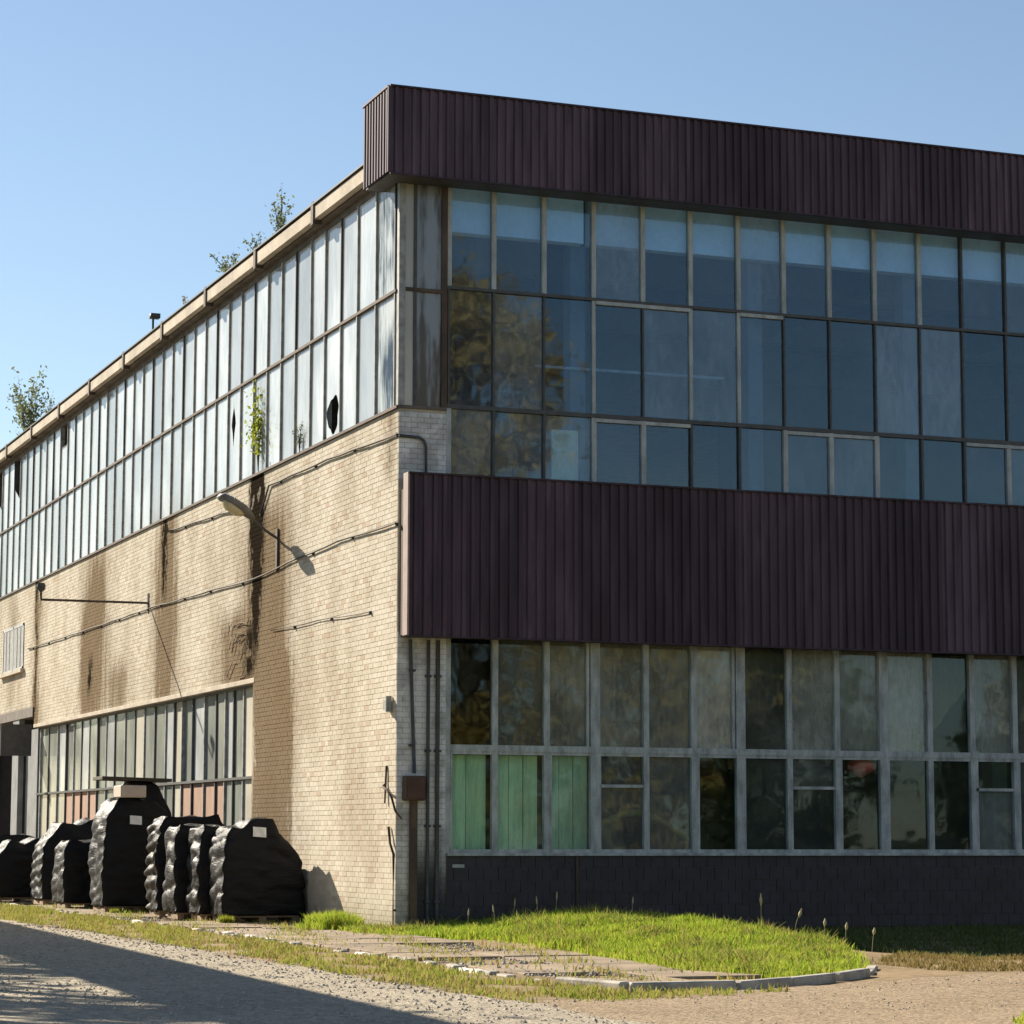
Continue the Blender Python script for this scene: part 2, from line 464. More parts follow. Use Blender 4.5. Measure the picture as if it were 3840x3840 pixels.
def grid_sheet(name, xs, ys, zf, mat, mask=None):
    X, Y = np.meshgrid(xs, ys, indexing='ij')
    Z = zf(X, Y)
    V = np.stack([X, Y, Z], -1).reshape(-1, 3)
    nx, ny = len(xs), len(ys)
    i, j = np.meshgrid(np.arange(nx - 1), np.arange(ny - 1), indexing='ij')
    a = (i * ny + j).ravel()
    F = np.stack([a, a + ny, a + ny + 1, a + 1], -1)
    if mask is not None:
        cx = V[F].mean(1); F = F[mask(cx[:, 0], cx[:, 1])]
    return np_mesh(name, V, F, mat, smooth=True)

xs = np.unique(np.concatenate([np.linspace(-3000, -60, 8), np.linspace(-60, -12, 20), np.linspace(-12, 16, 90), np.linspace(16, 80, 20), np.linspace(80, 3000, 8)]))
ys = np.unique(np.concatenate([np.linspace(-3000, -90, 8), np.linspace(-90, -28, 20), np.linspace(-28, 30, 120), np.linspace(30, 140, 20), np.linspace(140, 3000, 8)]))
def gz(x, y):
    m = np.exp(-((np.abs(x) / 14) ** 4)) * np.exp(-((np.abs(y + 8) / 22) ** 4))
    return hz(x, y) - .012 + m * (.012 * np.sin(x * 2.1 + y * .7) * np.sin(y * 1.7 - x * .4))
tag(grid_sheet("ground", xs, ys, gz, M_soil), kind="structure")

def road_edge(y):          # right-hand edge of the gravel road
    return -5.05 + .12 * np.sin(y * .9) + .08 * np.sin(y * 2.7 + 1) - .25 * np.exp(-((y - 8) / 6.) ** 2)
xr = np.linspace(0, 1, 30); yr = np.linspace(-75, 85, 520)
Yr, Tr = np.meshgrid(yr, xr, indexing='ij')
Xr = -14.0 + (road_edge(Yr) + .05 * np.sin(Yr * 9.1) + 14.0) * Tr
Zr = -.194 + .004 * np.sin(Xr * 1.3 + Yr * .5) * np.clip((-7 - Xr) / 2, 0, 1) - .02 * Tr ** 40 * (Yr > -19) + .0 * Yr
V = np.stack([Xr, Yr, Zr], -1).reshape(-1, 3)
i, j = np.meshgrid(np.arange(519), np.arange(29), indexing='ij'); a = (i * 30 + j).ravel()
tag(np_mesh("gravel_road", V, np.stack([a, a + 1, a + 31, a + 30], -1), M_road, smooth=True), kind="structure")

# sandy track crossing in front of the lawn
def track_edge(x):
    return np.interp(x, [-5.6, -3.8, -2.5, 0, 1.6, 3.0, 5, 9, 40], [-19.4, -19.2, -18.7, -17.4, -16.6, -15.9, -15.6, -15.6, -15.8]) + .10 * np.sin(x * 5.3) + .06 * np.sin(x * 13)
xt = np.linspace(-5.6, 60, 420); tt = np.linspace(0, 1, 24)
Xt, Tt = np.meshgrid(xt, tt, indexing='ij')
Yt = -40 + (track_edge(Xt) + 40) * Tt
Xt = Xt + np.exp(-(Xt + 5.6) / .8) * (.35 * np.sin(Yt * .8) + .12 * np.sin(Yt * 3.1) + .06 * np.sin(Yt * 9))
Zt = -.180 - .035 * np.clip((-4.9 - Xt) / .5, 0, 1) + .006 * np.sin(Xt * .9) * np.sin(Yt * 1.1) - .02 * Tt ** 30
V = np.stack([Xt, Yt, Zt], -1).reshape(-1, 3)
i, j = np.meshgrid(np.arange(419), np.arange(23), indexing='ij'); a = (i * 24 + j).ravel()
tag(np_mesh("sandy_track", V, np.stack([a, a + 24, a + 25, a + 1], -1), M_dirt, smooth=True), kind="structure")

# concrete path between kerb and wall, as broken slabs
pavement = tag(empty("pavement"), kind="structure")
slab_rng = random.Random(3)
yy = -17.6
while yy < 34:
    L = slab_rng.uniform(1.5, 2.3)
    for (xa, xb) in ((-3.05, -1.75), (-1.73, -0.35)):
        jx = slab_rng.uniform(-.03, .03)
        if slab_rng.random() < (.55 if xa > -2 else .3): continue
        b = MB()
        n = 5
        zt = -.165 + slab_rng.uniform(-.012, .012)
        b.box(xa + jx, xb + jx, yy + .01, yy + L - .01, -.3, zt)
        o = b.build("paving_slab", M_paving, pavement, bevel=.015)
        o.rotation_euler = (0, 0, 0)
    yy += L

# kerb stones along the path, tip curving round the lawn
kerb = tag(empty("kerb"), kind="structure")
kp = [(-3.20, 34), (-3.16, 12), (-3.10, -2.72), (-3.26, -10.57), (-3.36, -14.28), (-3.45, -16.6), (-3.14, -17.9), (-1.85, -18.1), (-.9, -17.6), (.08, -16.9), (1.1, -15.9), (2.08, -14.3), (2.55, -13.3)]
def walk(pts, step):
    out = []; carry = 0.
    for (a, b) in zip(pts[:-1], pts[1:]):
        a, b = Vector(a), Vector(b); d = (b - a).length; n = max(1, round(d / step))
        for k in range(n): out.append((a.lerp(b, k / n), a.lerp(b, (k + 1) / n)))
    return out
kr = random.Random(11)
for (a, b) in walk(kp[:6], .55) + walk(kp[5:12], 1.0):
    m = (a + b) / 2; d = (b - a); L = d.length / 2 - .012 - (0 if m.y < -16.4 else kr.uniform(0, .12)); d.normalize(); nrm = Vector((-d.y, d.x))
    south = m.y < -16.4 or m.x > .5
    if not south and kr.random() < .42 and m.y < 12: continue
    hh = (.045 if m.x > .6 else .10) if south else kr.uniform(.015, .05)
    tl = kr.uniform(-.03, .03)
    mb = MB(); zc = -.25
    mb.obox((m.x + kr.uniform(-.02, .02), m.y, (zc + -.2 + hh) / 2), (d.x * L, d.y * L, tl * .3), (nrm.x * .075, nrm.y * .075, 0), (0, 0, (-.2 + hh - zc) / 2))
    pale = (not south) and kr.random() < .35
    mb.build("kerb_stone", M_kerb_pale if pale else M_kerb, kerb, bevel=.02)

# ------------------------------------------------------------------ grass and weeds (uncountable)
def in_poly(px, py, poly):
    inside = np.zeros(len(px), bool); n = len(poly)
    for i in range(n):
        x1, y1 = poly[i]; x2, y2 = poly[(i + 1) % n]
        c = ((y1 > py) != (y2 > py)) & (px < (x2 - x1) * (py - y1) / (y2 - y1 + 1e-9) + x1)
        inside ^= c
    return inside

def blades(name, poly, n, hmin, hmax, w, mat, seed, lean=.5, patch=None, base=hz, curl=.35):
    g = np.random.RandomState(seed)
    P = np.array(poly); lo = P.min(0); hi = P.max(0)
    x = g.uniform(lo[0], hi[0], n * 3); y = g.uniform(lo[1], hi[1], n * 3)
    k = in_poly(x, y, poly)
    if patch is not None: k &= patch(x, y, g)
    x = x[k][:n]; y = y[k][:n]; m = len(x)
    tuft = .5 + .5 * np.sin(x * 2.3 + np.sin(y * 1.9) * 2) * np.cos(y * 2.9 + np.sin(x * 3.1))
    hgt = g.uniform(hmin, hmax, m) * (.55 + .75 * tuft)
    an = g.uniform(0, 2 * np.pi, m); ln = g.uniform(0, lean, m) * hgt; la = g.uniform(0, 2 * np.pi, m)
    ww = w * g.uniform(.6, 1.3, m)
    dx, dy = np.cos(an) * ww, np.sin(an) * ww
    z = base(x, y) - .02
    lx, ly = np.cos(la) * ln, np.sin(la) * ln
    V = np.empty((m, 5, 3))
    V[:, 0] = np.stack([x - dx, y - dy, z], -1); V[:, 1] = np.stack([x + dx, y + dy, z], -1)
    V[:, 2] = np.stack([x + dx * .8 + lx * curl, y + dy * .8 + ly * curl, z + hgt * .6], -1)
    V[:, 3] = np.stack([x - dx * .8 + lx * curl, y - dy * .8 + ly * curl, z + hgt * .6], -1)
    V[:, 4] = np.stack([x + lx, y + ly, z + hgt], -1)
    b = (np.arange(m) * 5)[:, None]
    F = np.concatenate([b + np.array([[0, 1, 2]]), b + np.array([[0, 2, 3]]), b + np.array([[3, 2, 4]])])
    return np_mesh(name, V.reshape(-1, 3), F, mat)

def lawn_patch(x, y, g):
    n = len(x)
    x += g.normal(0, .10, n); y += g.normal(0, .16, n)
    bare = np.sin(x * 1.7 + 2 * np.sin(y * .9)) * np.sin(y * 1.3 + x * .6) + g.uniform(-.35, .35, n)
    edge = np.clip((x - .2) / 1.2, 0, 1) * .8
    ok = (bare > -1.05 + .35 * (1 - edge)) & ~((x > -.05) & (y > -.12) & (x < 40))
    return ok | ((x < 0) & (y > -.1))
def patchy(th):
    def f(x, y, g):
        v = np.sin(x * 3.1 + y * .8) * np.sin(y * 1.7 + 1.3 * np.sin(x * 2)) + g.uniform(-.6, .6, len(x))
        return v > th
    return f
lawn_poly = [(-1.1, 2.6), (-.75, 1.3), (-.75, -1.8), (-.15, -2.1), (.35, -4.5), (.22, -6.2), (.15, -8.5), (-.35, -11.8), (-.8, -14.5), (-.2, -16.3), (.9, -15.7), (2.0, -13.9),
             (2.9, -12.2), (3.9, -9.8), (4.6, -7.5), (4.8, -.1), (-.02, -.1), (-.02, 2.6)]
M_tall = leaf_mat("coarse_weeds", [(.10, .17, .025), (.20, .27, .04), (.38, .34, .11), (.27, .18, .07)], .35)
lg = blades("lawn_grass", lawn_poly, 120000, .05, .19, .009, M_grass, 1, .8, lawn_patch)
tag(lg, "bright green rough lawn on the low mound at the foot of the front wall", "grass", kind="stuff")
far_lawn = [(5.0, -8), (4.6, -10.5), (5.2, -12.2), (9, -12.6), (34, -13.5), (34, -.1), (5, -.1)]
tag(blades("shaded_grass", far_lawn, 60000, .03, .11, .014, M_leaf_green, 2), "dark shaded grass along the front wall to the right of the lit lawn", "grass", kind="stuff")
lawn_weeds = blades("lawn_weeds", lawn_poly, 16000, .10, .27, .013, M_tall, 12, 1.0, patchy(.30))
tag(lawn_weeds, "coarser darker and dried weeds growing in clumps through the lawn", "weeds", kind="stuff")
verge_poly = [(-3.15, 34), (-5.2, 34), (-5.55, 10), (-5.2, 3.2), (-5.2, -3.2), (-5.05, -9), (-5.3, -15), (-5.1, -17.5), (-5.1, -19.8), (-3.5, -19.7), (-1.5, -18.9), (-1.8, -18.2), (-3.2, -18.2), (-3.55, -16.5), (-3.4, -10), (-3.25, 0)]
tag(blades("verge_weeds", verge_poly, 42000, .03, .12, .011, M_verge, 3, .9, patchy(-.05)), "yellowing weeds and dry grass on the strip between the gravel road and the kerb", "weeds", kind="stuff")
dry_poly = [(2.5, -13.5), (3.3, -12.4), (4.7, -10.6), (5.2, -12.0), (8, -12.4), (30, -13.5), (30, -16.2), (4, -15.7), (3.0, -15.2), (2.7, -14.6)]
tag(blades("straw_grass", dry_poly, 26000, .03, .10, .012, M_dry, 4, .8, patchy(-.5)), "short straw-coloured grass between the shaded lawn and the sandy track", "grass", kind="stuff")
path_poly = [(-3.1, 20), (-.6, 20), (-.4, 2), (-.6, -4), (-.2, -8), (-.9, -14.5), (-1, -17.2), (-3, -17.6), (-3.1, -5)]
tag(blades("path_weeds", path_poly, 6500, .04, .12, .010, M_verge, 5, .8, patchy(.45), base=lambda x, y: hz(x, y) * 0 - .17), "sparse low weeds in the joints of the concrete path", "weeds", kind="stuff")
corner_poly = [(-2.6, -26), (3, -26), (3, -22.0), (-.6, -22.9), (-1.9, -24.2)]
tag(blades("roadside_grass", corner_poly, 12000, .05, .13, .011, M_grass, 6, .7, patchy(-.6)), "green grass patch at the bottom right edge of the sandy track", "grass", kind="stuff")

def pebbles(name, poly, n, smin, smax, mat, seed, zf, label):
    g = np.random.RandomState(seed); P = np.array(poly); lo = P.min(0); hi = P.max(0)
    x = g.uniform(lo[0], hi[0], n * 3); y = g.uniform(lo[1], hi[1], n * 3)
    k = in_poly(x, y, poly); x = x[k][:n]; y = y[k][:n]; m = len(x)
    s_ = smin + (smax - smin) * g.uniform(0, 1, m) ** 3
    base = np.array([(1, 0, 0), (0, 1, 0), (-1, 0, 0), (0, -1, 0), (0, 0, .7), (0, 0, -.5)], float)
    V = base[None] * (s_[:, None, None] * g.uniform(.6, 1.3, (m, 6, 1)))
    an = g.uniform(0, 6.28, m); ca, sa = np.cos(an)[:, None], np.sin(an)[:, None]
    vx = V[:, :, 0] * ca - V[:, :, 1] * sa + x[:, None]; vy = V[:, :, 0] * sa + V[:, :, 1] * ca + y[:, None]
    V = np.stack([vx, vy, V[:, :, 2] + zf(x, y)[:, None]], -1)
    f = np.array([(0, 1, 4), (1, 2, 4), (2, 3, 4), (3, 0, 4), (1, 0, 5), (2, 1, 5), (3, 2, 5), (0, 3, 5)])
    F = (np.arange(m) * 6)[:, None, None] + f[None]
    tag(np_mesh(name, V.reshape(-1, 3), F.reshape(-1, 3), mat), label, "gravel", kind="stuff")
M_stone = simple("road_stones", (.36, .31, .245), .95, .4, 9)
pebbles("gravel", [(-11, -26), (-5.0, -26), (-5.0, 8), (-8, 8)], 11000, .007, .034, M_stone, 70, lambda x, y: x * 0 - .193, "loose stones on the gravel road")
pebbles("loose_stones", [(-5.5, -27), (14, -27), (14, -15.8), (3, -16), (-1, -18.4), (-5.5, -19.6)], 5000, .005, .022, M_stone, 71, lambda x, y: x * 0 - .182, "small loose stones on the sandy track")
pebbles("rubble", [(-3.1, -16.8), (-.8, -14.8), (-.5, -8), (-.5, 4), (-3.2, 14), (-3.3, 0)], 5200, .010, .05, M_kerb, 72, lambda x, y: x * 0 - .185, "crumbled concrete bits on the broken path")

# ------------------------------------------------------------------ factory building
B = empty("factory_building")
tag(B, "two storey brick factory with maroon sheet metal bands and long dusty window strips", "building")
TOP_L, SILL = 14.35, 9.66
XE, YE = 33.0, 62.0      # how far the two facades run

# long wall (x = 0): core with openings; face of the core is the mortar, bricks stand 10 mm proud
core = MB()
XC = .004
core.box(XC, .38, .02, 10.15, -.5, SILL)                     # pier between corner and lower window
core.box(XC, .38, 10.15, 36.35, 5.10, SILL)
core.box(XC, .38, 10.15, 36.35, -.5, 1.45)
core.box(XC, .38, 36.35, 44.6, 5.66, SILL)
core.box(XC, .38, 44.6, YE, -.5, SILL)
core.build("side_wall", M_mortar, B)
lin = MB(); lin.box(-.012, .38, 10.02, 36.35, 4.985, 5.098)
lin.build("lintel", M_concrete, B, bevel=.01)
fc = MB(); fc.box(.40, 1.0, .006, .35, -.5, 8.9); fc.box(.002, .40, .006, .018, -.5, SILL); fc.box(.40, .95, .006, .35, 8.9, SILL)
fc.build("corner_pier", M_mortar, B)

# individual bricks: 300 as parts (corner pier and the wall beside it), the rest as one mesh
brick_mesh = {}
def brick_obj(kind, w, loc, jit):
    key = (kind, round(w, 3))
    if key not in brick_mesh:
        m = MB()
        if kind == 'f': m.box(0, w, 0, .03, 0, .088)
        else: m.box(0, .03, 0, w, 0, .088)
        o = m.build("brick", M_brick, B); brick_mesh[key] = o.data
    else:
        o = bpy.data.objects.new("brick", brick_mesh[key]); col.objects.link(o); o.parent = B
    o.location = loc
    return o
brn = random.Random(5)
front_rows = [i for i in range(-2, 54)] + [i for i in range(83, 96)]
count = 0
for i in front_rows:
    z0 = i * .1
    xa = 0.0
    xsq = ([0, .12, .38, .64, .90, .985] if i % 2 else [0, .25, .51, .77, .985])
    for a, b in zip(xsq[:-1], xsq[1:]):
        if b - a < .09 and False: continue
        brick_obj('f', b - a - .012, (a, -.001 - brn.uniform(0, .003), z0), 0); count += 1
BZ0, BZ1 = -.2, SILL - .01
VB = []
def brick_box(y0, y1, z0, x0):
    VB.append((x0, y0, z0, .06, y1, min(z0 + .088, BZ1)))
near_left = 0
for i in range(-2, 97):
    z0 = i * .1
    if z0 + .03 > BZ1: break
    y = .032 + (0 if i % 2 else -.13)
    while y < YE - .3:
        ya, yb = max(y, .032), y + .248
        y += .26
        zc = z0 + .044
        if 10.02 < yb and ya < 36.4 and 1.42 < zc < 5.10:
            if ya < 10.02 and 10.02 - ya > .06: yb = 10.02
            else: continue
        if 36.3 < yb and ya < 44.6 and zc < 5.66: continue
        if yb > 36.4 and yb - ya < .1: continue
        x0 = -brn.uniform(0.0, .004)
        if count < 300 and ya < .3 and i > 10:
            o = brick_obj('l', yb - ya, (x0, ya, z0), 0); count += 1
            continue
        brick_box(ya, yb, z0, x0)
A = np.array(VB)
n = len(A)
V = np.empty((n, 8, 3))
for k, (ix, iy, iz) in enumerate([(0, 1, 2), (3, 1, 2), (3, 4, 2), (0, 4, 2), (0, 1, 5), (3, 1, 5), (3, 4, 5), (0, 4, 5)]):
    V[:, k, 0] = A[:, ix]; V[:, k, 1] = A[:, iy]; V[:, k, 2] = A[:, iz]
fq = np.array([(0, 3, 2, 1), (4, 5, 6, 7), (0, 1, 5, 4), (2, 3, 7, 6), (3, 0, 4, 7)])
F = (np.arange(n) * 8)[:, None, None] + fq[None]
bw = np_mesh("brickwork", V.reshape(-1, 3), F.reshape(-1, 4), M_brick, B)
tag(bw, kind="stuff")

# foundation strip
fo = MB(); fo.box(-.03, 1.02, -.035, .1, -.5, -.06); fo.box(-.03, .1, .1, 9.9, -.5, -.14)
fo.build("foundation", M_concrete, B, bevel=.01)

# sills and roof structure
s = MB(); s.box(-.055, .30, 0, YE, SILL - .004, SILL + .052); s.build("window_sill", M_rusty, B)
rf = MB()
rf.box(.02, XE, .02, YE, 14.42, 14.60)
rf.box(-.02, .35, .95, YE, 14.16, 14.42)             # edge beam over the long window strip
rf.build("roof_slab", M_conc_dark, B)
fl = MB(); fl.box(.40, XE, .40, YE, 7.95, 8.28); fl.build("floor_slab", M_interior, B)
gf = MB(); gf.box(.40, XE, .40, YE, -.3, .1); gf.build("ground_floor", M_floor_in, B)
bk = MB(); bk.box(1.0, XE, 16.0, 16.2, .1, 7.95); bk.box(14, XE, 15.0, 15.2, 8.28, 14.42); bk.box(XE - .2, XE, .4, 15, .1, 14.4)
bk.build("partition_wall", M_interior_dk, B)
bm = MB(); bm.box(.96, 3.86, .14, .40, 13.20, 14.42); bm.box(4.0, XE, .14, .40, 13.20, 14.42); bm.build("ceiling_beam", M_white_in, B)
b2 = MB()
for yb in (5., 10., 15.): b2.box(.4, XE, yb - .15, yb + .15, 13.6, 14.42)
for xb in (6.6, 12.6, 18.6): b2.box(xb - .15, xb + .15, .62, 30, 13.7, 14.4)
b2.build("ceiling_beam", M_interior, B)
for xc in (3.85, 7.75, 11.35, 15.0, 18.7, 22.4):
    c = MB(); c.box(xc - .16, xc + .16, .42, .78, 8.28, 13.22); c.build("column", M_interior, B)
for xc in (7.2, 14.5, 21.6):
    c = MB(); c.box(xc - .18, xc + .18, 2.4, 2.8, .1, 7.95); c.build("column", M_interior, B)
pp = MB(); pp.tube([(2.9, .34, 10.72), (7.0, .34, 10.74)], .03, 6); pp.build("handrail", M_frame_light, B)
lw = MB(); lw.box(.40, .55, .4, YE, 8.28, 9.6); lw.build("parapet_wall", M_interior, B)

# ---- concrete roof-edge panels on the long side, with dark joint covers
joints = [4.78 + 4.5 * k for k in range(-1, 13)]
joints[0] = .9
for a, b in zip(joints[:-1], joints[1:]):
    p = MB(); dz = brn.uniform(-.012, .012)
    p.box(-.32, -.18, a + .03, b - .03, 14.345 + dz, 14.64 + dz)
    p.build("fascia_panel", M_concrete, B, bevel=.012)
for a in joints[1:-1]:
    p = MB(); p.box(-.355, -.16, a - .085, a + .085, 14.25, 14.73)
    p.build("joint_cover", M_rusty, B)
p = MB(); p.box(-.36, .30, .9, YE, 14.665, 14.70); p.build("roof_flashing", M_frame_dark, B)
p = MB(); p.box(-.17, .02, .95, YE, 14.30, 14.66); p.build("eaves_board", M_conc_dark, B)

# ---- profiled sheet cladding
def profile_panel(name, origin, along, out, w, z0, z1, mat, nrib=6, depth=.035, tilt=0.0):
    """trapezoid-profile sheet: origin (x,y), along / out unit vectors"""
    m = MB(); pts = []
    p = w / nrib
    for k in range(nrib):
        for (t, d) in ((0, 0), (.42, 0), (.52, depth), (.90, depth)):
            pts.append((k * p + t * p, d))
    pts.append((w, 0))
    vs = []; fs = []
    for (t, d) in pts:
        for z in (z0, z1):
            dd = d + tilt * (z - z0)
            vs.append((origin[0] + along[0] * t + out[0] * dd, origin[1] + along[1] * t + out[1] * dd, z))
    for k in range(len(pts) - 1):
        fs.append((2 * k, 2 * k + 2, 2 * k + 3, 2 * k + 1))
    # thickness
    n = len(vs)
    for (t, d) in pts:
        for z in (z0, z1):
            dd = d - .004 + tilt * (z - z0)
            vs.append((origin[0] + along[0] * t + out[0] * dd, origin[1] + along[1] * t + out[1] * dd, z))
    for k in range(len(pts) - 1):
        fs.append((n + 2 * k + 1, n + 2 * k + 3, n + 2 * k + 2, n + 2 * k))
        fs.append((2 * k, n + 2 * k, n + 2 * k + 2, 2 * k + 2))
    m._add(vs, fs)
    return m.build(name, mat, B_clad)
pr = random.Random(9)
for (x0, z0, z1, yf, wmod) in ((-.45, 14.03, 15.70, -.68, 1.04), (.04, 5.30, 8.33, -.50, 1.14)):
    B_clad = empty("sheet_cladding_band", parent=B)
    x = x0
    while x < XE:
        profile_panel("cladding_panel", (x, yf - pr.uniform(0, .006)), (1, 0), (0, -1), wmod + .01, z0 + pr.uniform(-.006, .006), z1, M_clad, 6, .042)
        x += wmod
    capm = MB()
    capm.box(x0 - .02, XE, yf - .07, yf + .08, z1, z1 + .035)
    capm.box(x0, XE, yf - .05, yf + .04, z0 - .03, z0 + .0)
    capm.build("capping_strip", M_clad, B_clad)
    fr = MB(); fr.box(x0 + .03, XE, yf + .05, -.02, z0 - .005, z0 + .03); fr.box(x0 + .06, XE, yf + .02, yf + .05, z0 + .04, z1 - .03)
    fr.build("soffit_board", M_frame_dark, B_clad)
    if z1 > 12:
        y = yf
        while y < .85:
            profile_panel("cladding_panel", (x0, y + .0), (0, 1), (-1, 0), .51, z0 + .02, z1, M_clad, 3, .042); y += .51
        e = MB(); e.box(x0 - .06, x0 + .02, yf - .065, yf - .01, z0, z1); e.build("corner_trim", M_clad, B_clad)
        e = MB(); e.box(x0 - .06, XE, yf, .9, z1 - .01, z1 + .03); e.build("capping_strip", M_clad, B_clad)
        e = MB(); e.box(x0 + .04, .05, yf + .1, .9, z0 + .03, z0 + .06); e.build("soffit_board", M_frame_dark, B_clad)
    else:
        e = MB(); e.box(x0 - .035, x0 + .0, yf - .05, yf + .22, z0, z1 + .03); e.build("corner_trim", simple("pale_brown_trim", (.30, .22, .19), .6, .15, 4), B_clad)
        e = MB(); e.box(x0 + .0, x0 + .04, yf + .22, -.02, z0 + .02, z1 - .25); e.build("end_sheet", M_rusty, B_clad)

# ---- windows
def pane(parent, axis, a0, a1, z0, z1, at, mat, jit=.0025, rs=rnd):
    """a thin glass pane; axis 'y' lies in the x=at plane, 'x' lies in the y=at plane; slight individual tilt"""
    m = MB(); t = .006
    o4 = [rs.uniform(-jit, jit) for _ in range(3)]; o4.append(o4[0] + o4[2] - o4[1])
    c = [(a0, z0), (a1, z0), (a1, z1), (a0, z1)]
    vs = []
    for dd in (0, t):
        for (a, z), o in zip(c, o4):
            vs.append((at + dd + o, a, z) if axis == 'y' else (a, at + dd + o, z))
    fs = [(0, 1, 2, 3), (7, 6, 5, 4), (0, 4, 5, 1), (1, 5, 6, 2), (2, 6, 7, 3), (3, 7, 4, 0)]
    if axis == 'y': fs = [f[::-1] for f in fs]
    m._add(vs, fs)
    return m.build("pane", mat, parent)

def bar(name, parent, x0, x1, y0, y1, z0, z1, mat):
    return MB().box(x0, x1, y0, y1, z0, z1).build(name, mat, parent)

wr = random.Random(21)
# upper strip on the long side
W1 = empty("window_strip", parent=B)
ZT = 11.95
ys1 = [.22 + 1.127 * k for k in range(0, 55)]
ys1[1] = 1.42; ys1[2] = 2.58; ys1[3] = 3.70; ys1[4] = 4.82
bar("corner_post", W1, -.03, .10, -.03, .10, SILL + .05, 14.2, M_frame_grey)
edges = [.10] + ys1
for k, (a, b) in enumerate(zip(edges[:-1], edges[1:])):
    for (z0, z1, row) in ((SILL + .05, ZT - .03, 0), (ZT + .03, 14.17, 1)):
        a_, b_ = a + .018, b - .018
        if k == 0: a_, b_ = .11, b - .03
        if (k, row) == (29, 1):
            bar("transom", W1, .0, .05, a_, b_, 13.45, 13.5, M_frame_dark)
            z1 = 13.45
        if (k, row) == (4, 0):                       # pane with a large oval hole
            m = MB(); cy, cz, ry, rz = 4.27, 10.18, .40, .38; nn = 28; vs = []; fs = []
            hw, hh = (b_ - a_) / 2, (z1 - z0) / 2; my, mz = (a_ + b_) / 2, (z0 + z1) / 2
            for q in range(nn):
                an = 2 * math.pi * q / nn; cx_, sx_ = math.cos(an), math.sin(an)
                wob = 1 + .12 * math.sin(an * 3 + 1) + .05 * math.sin(an * 7)
                s_ = 1 / max(abs(cx_), abs(sx_))
                for xx in (0, .006):
                    vs.append((xx, cy + ry * cx_ * wob, cz + rz * sx_ * wob))
                    vs.append((xx, my + hw * cx_ * s_, mz + hh * sx_ * s_))
            for q in range(nn):
                p0, p1 = 4 * q, 4 * ((q + 1) % nn)
                fs += [(p0, p1, p1 + 1, p0 + 1), (p0 + 2, p0 + 3, p1 + 3, p1 + 2), (p0, p0 + 2, p1 + 2, p1)]
            m._add(vs, fs); o = m.build("broken_pane", M_dusty, W1); continue
        if (k, row) == (11, 0):                      # pane with a jagged split
            cy = (a_ + b_) / 2 + .12
            zz = [z0, 10.6, 10.95, 11.15, 11.3, 11.55, z1]; ww_ = [0.0, 0.01, .10, .20, .16, .03, 0.0]
            m = MB()
            for i_ in range(len(zz) - 1):
                for (q0, q1, sgn) in ((a_, cy, -1), (b_, cy, 1)):
                    vs = [(0, q0, zz[i_]), (0, q1 + sgn * ww_[i_], zz[i_]), (0, q1 + sgn * ww_[i_ + 1], zz[i_ + 1]), (0, q0, zz[i_ + 1])]
                    m._add(vs, [(0, 1, 2, 3)])
            o = m.build("broken_pane", M_dusty, W1); sd = o.modifiers.new("thick", 'SOLIDIFY'); sd.thickness = .006; continue
        if (k, row) in ((36, 1), (39, 1)) and True:
            m = MB(); vs = [(0, a_, z0), (0, b_, z0), (0, b_, z0 + 1.2), (0, a_, z0 + .7)]
            m._add(vs, [(0, 1, 2, 3)]); o = m.build("broken_pane", M_dusty, W1); o.modifiers.new("thick", 'SOLIDIFY').thickness = .006; continue
        pane(W1, 'y', a_, b_, z0, z1, .0, M_clear if k == 0 else (M_thin if k == 1 else M_dusty), .004, wr)
for k, yv in enumerate(ys1):
    d = .10 if k % 4 else .14
    yv += wr.uniform(-.02, .02)
    lowm = bar("mullion", W1, -.045, d, yv - .02, yv + .02, SILL + .05, ZT - .03, M_frame_grey)
    bar("mullion", W1, -.045, d, yv - .02, yv + .02, ZT + .03, 14.17, M_frame_grey if k % 3 else M_frame_dark)
bar("transom", W1, -.06, .10, .10, YE, ZT - .03, ZT + .03, M_rusty)

# upper glazing on the front
W2 = empty("front_glazing", parent=B)
xm = [1.0, 1.92, 2.97, 4.02, 5.08, 6.12, 7.18, 8.2, 9.24, 10.29, 11.34, 12.35, 13.4]
while xm[-1] < XE - 1: xm.append(xm[-1] + 1.045)
Z0, Z1, Z2, Z3 = 8.3, 9.75, 12.07, 14.12
YG = .05
for (za, zb, row) in ((Z0, Z1 - .04, 0), (Z1 + .04, Z2 - .03, 1), (Z2 + .03, Z3, 2)):
    for a, b in zip(xm[:-1], xm[1:]):
        pane(W2, 'x', a + .025, b - .025, za, zb, YG, M_glass, .004, wr)
for k, x in enumerate(xm):
    wide = k in (3, 6, 10)
    top_light = k < 10 or k % 4 == 2
    bar("mullion", W2, x - (.045 if top_light else .025), x + (.045 if top_light else .025), -.01, .10, Z2 + .03, Z3, M_frame_light if top_light else M_frame_dark)
    lt = k in (3, 5, 6)
    bar("mullion", W2, x - (.035 if lt else .02), x + (.035 if lt else .02), 0.0, .10, Z1 + .04, Z2 - .03, M_frame_light if lt else M_frame_dark)
    lt = k in (0, 3, 4, 7, 8, 9, 12)
    bar("mullion", W2, x - (.05 if lt else .025), x + (.05 if lt else .025), -.01, .10, Z0, Z1 - .04, M_frame_light if lt else M_frame_dark)
bar("transom", W2, .90, XE, -.02, .10, Z1 - .04, Z1 + .04, M_frame_dark)
bar("transom", W2, .90, XE, -.015, .10, Z2 - .03, Z2 + .03, M_frame_dark)
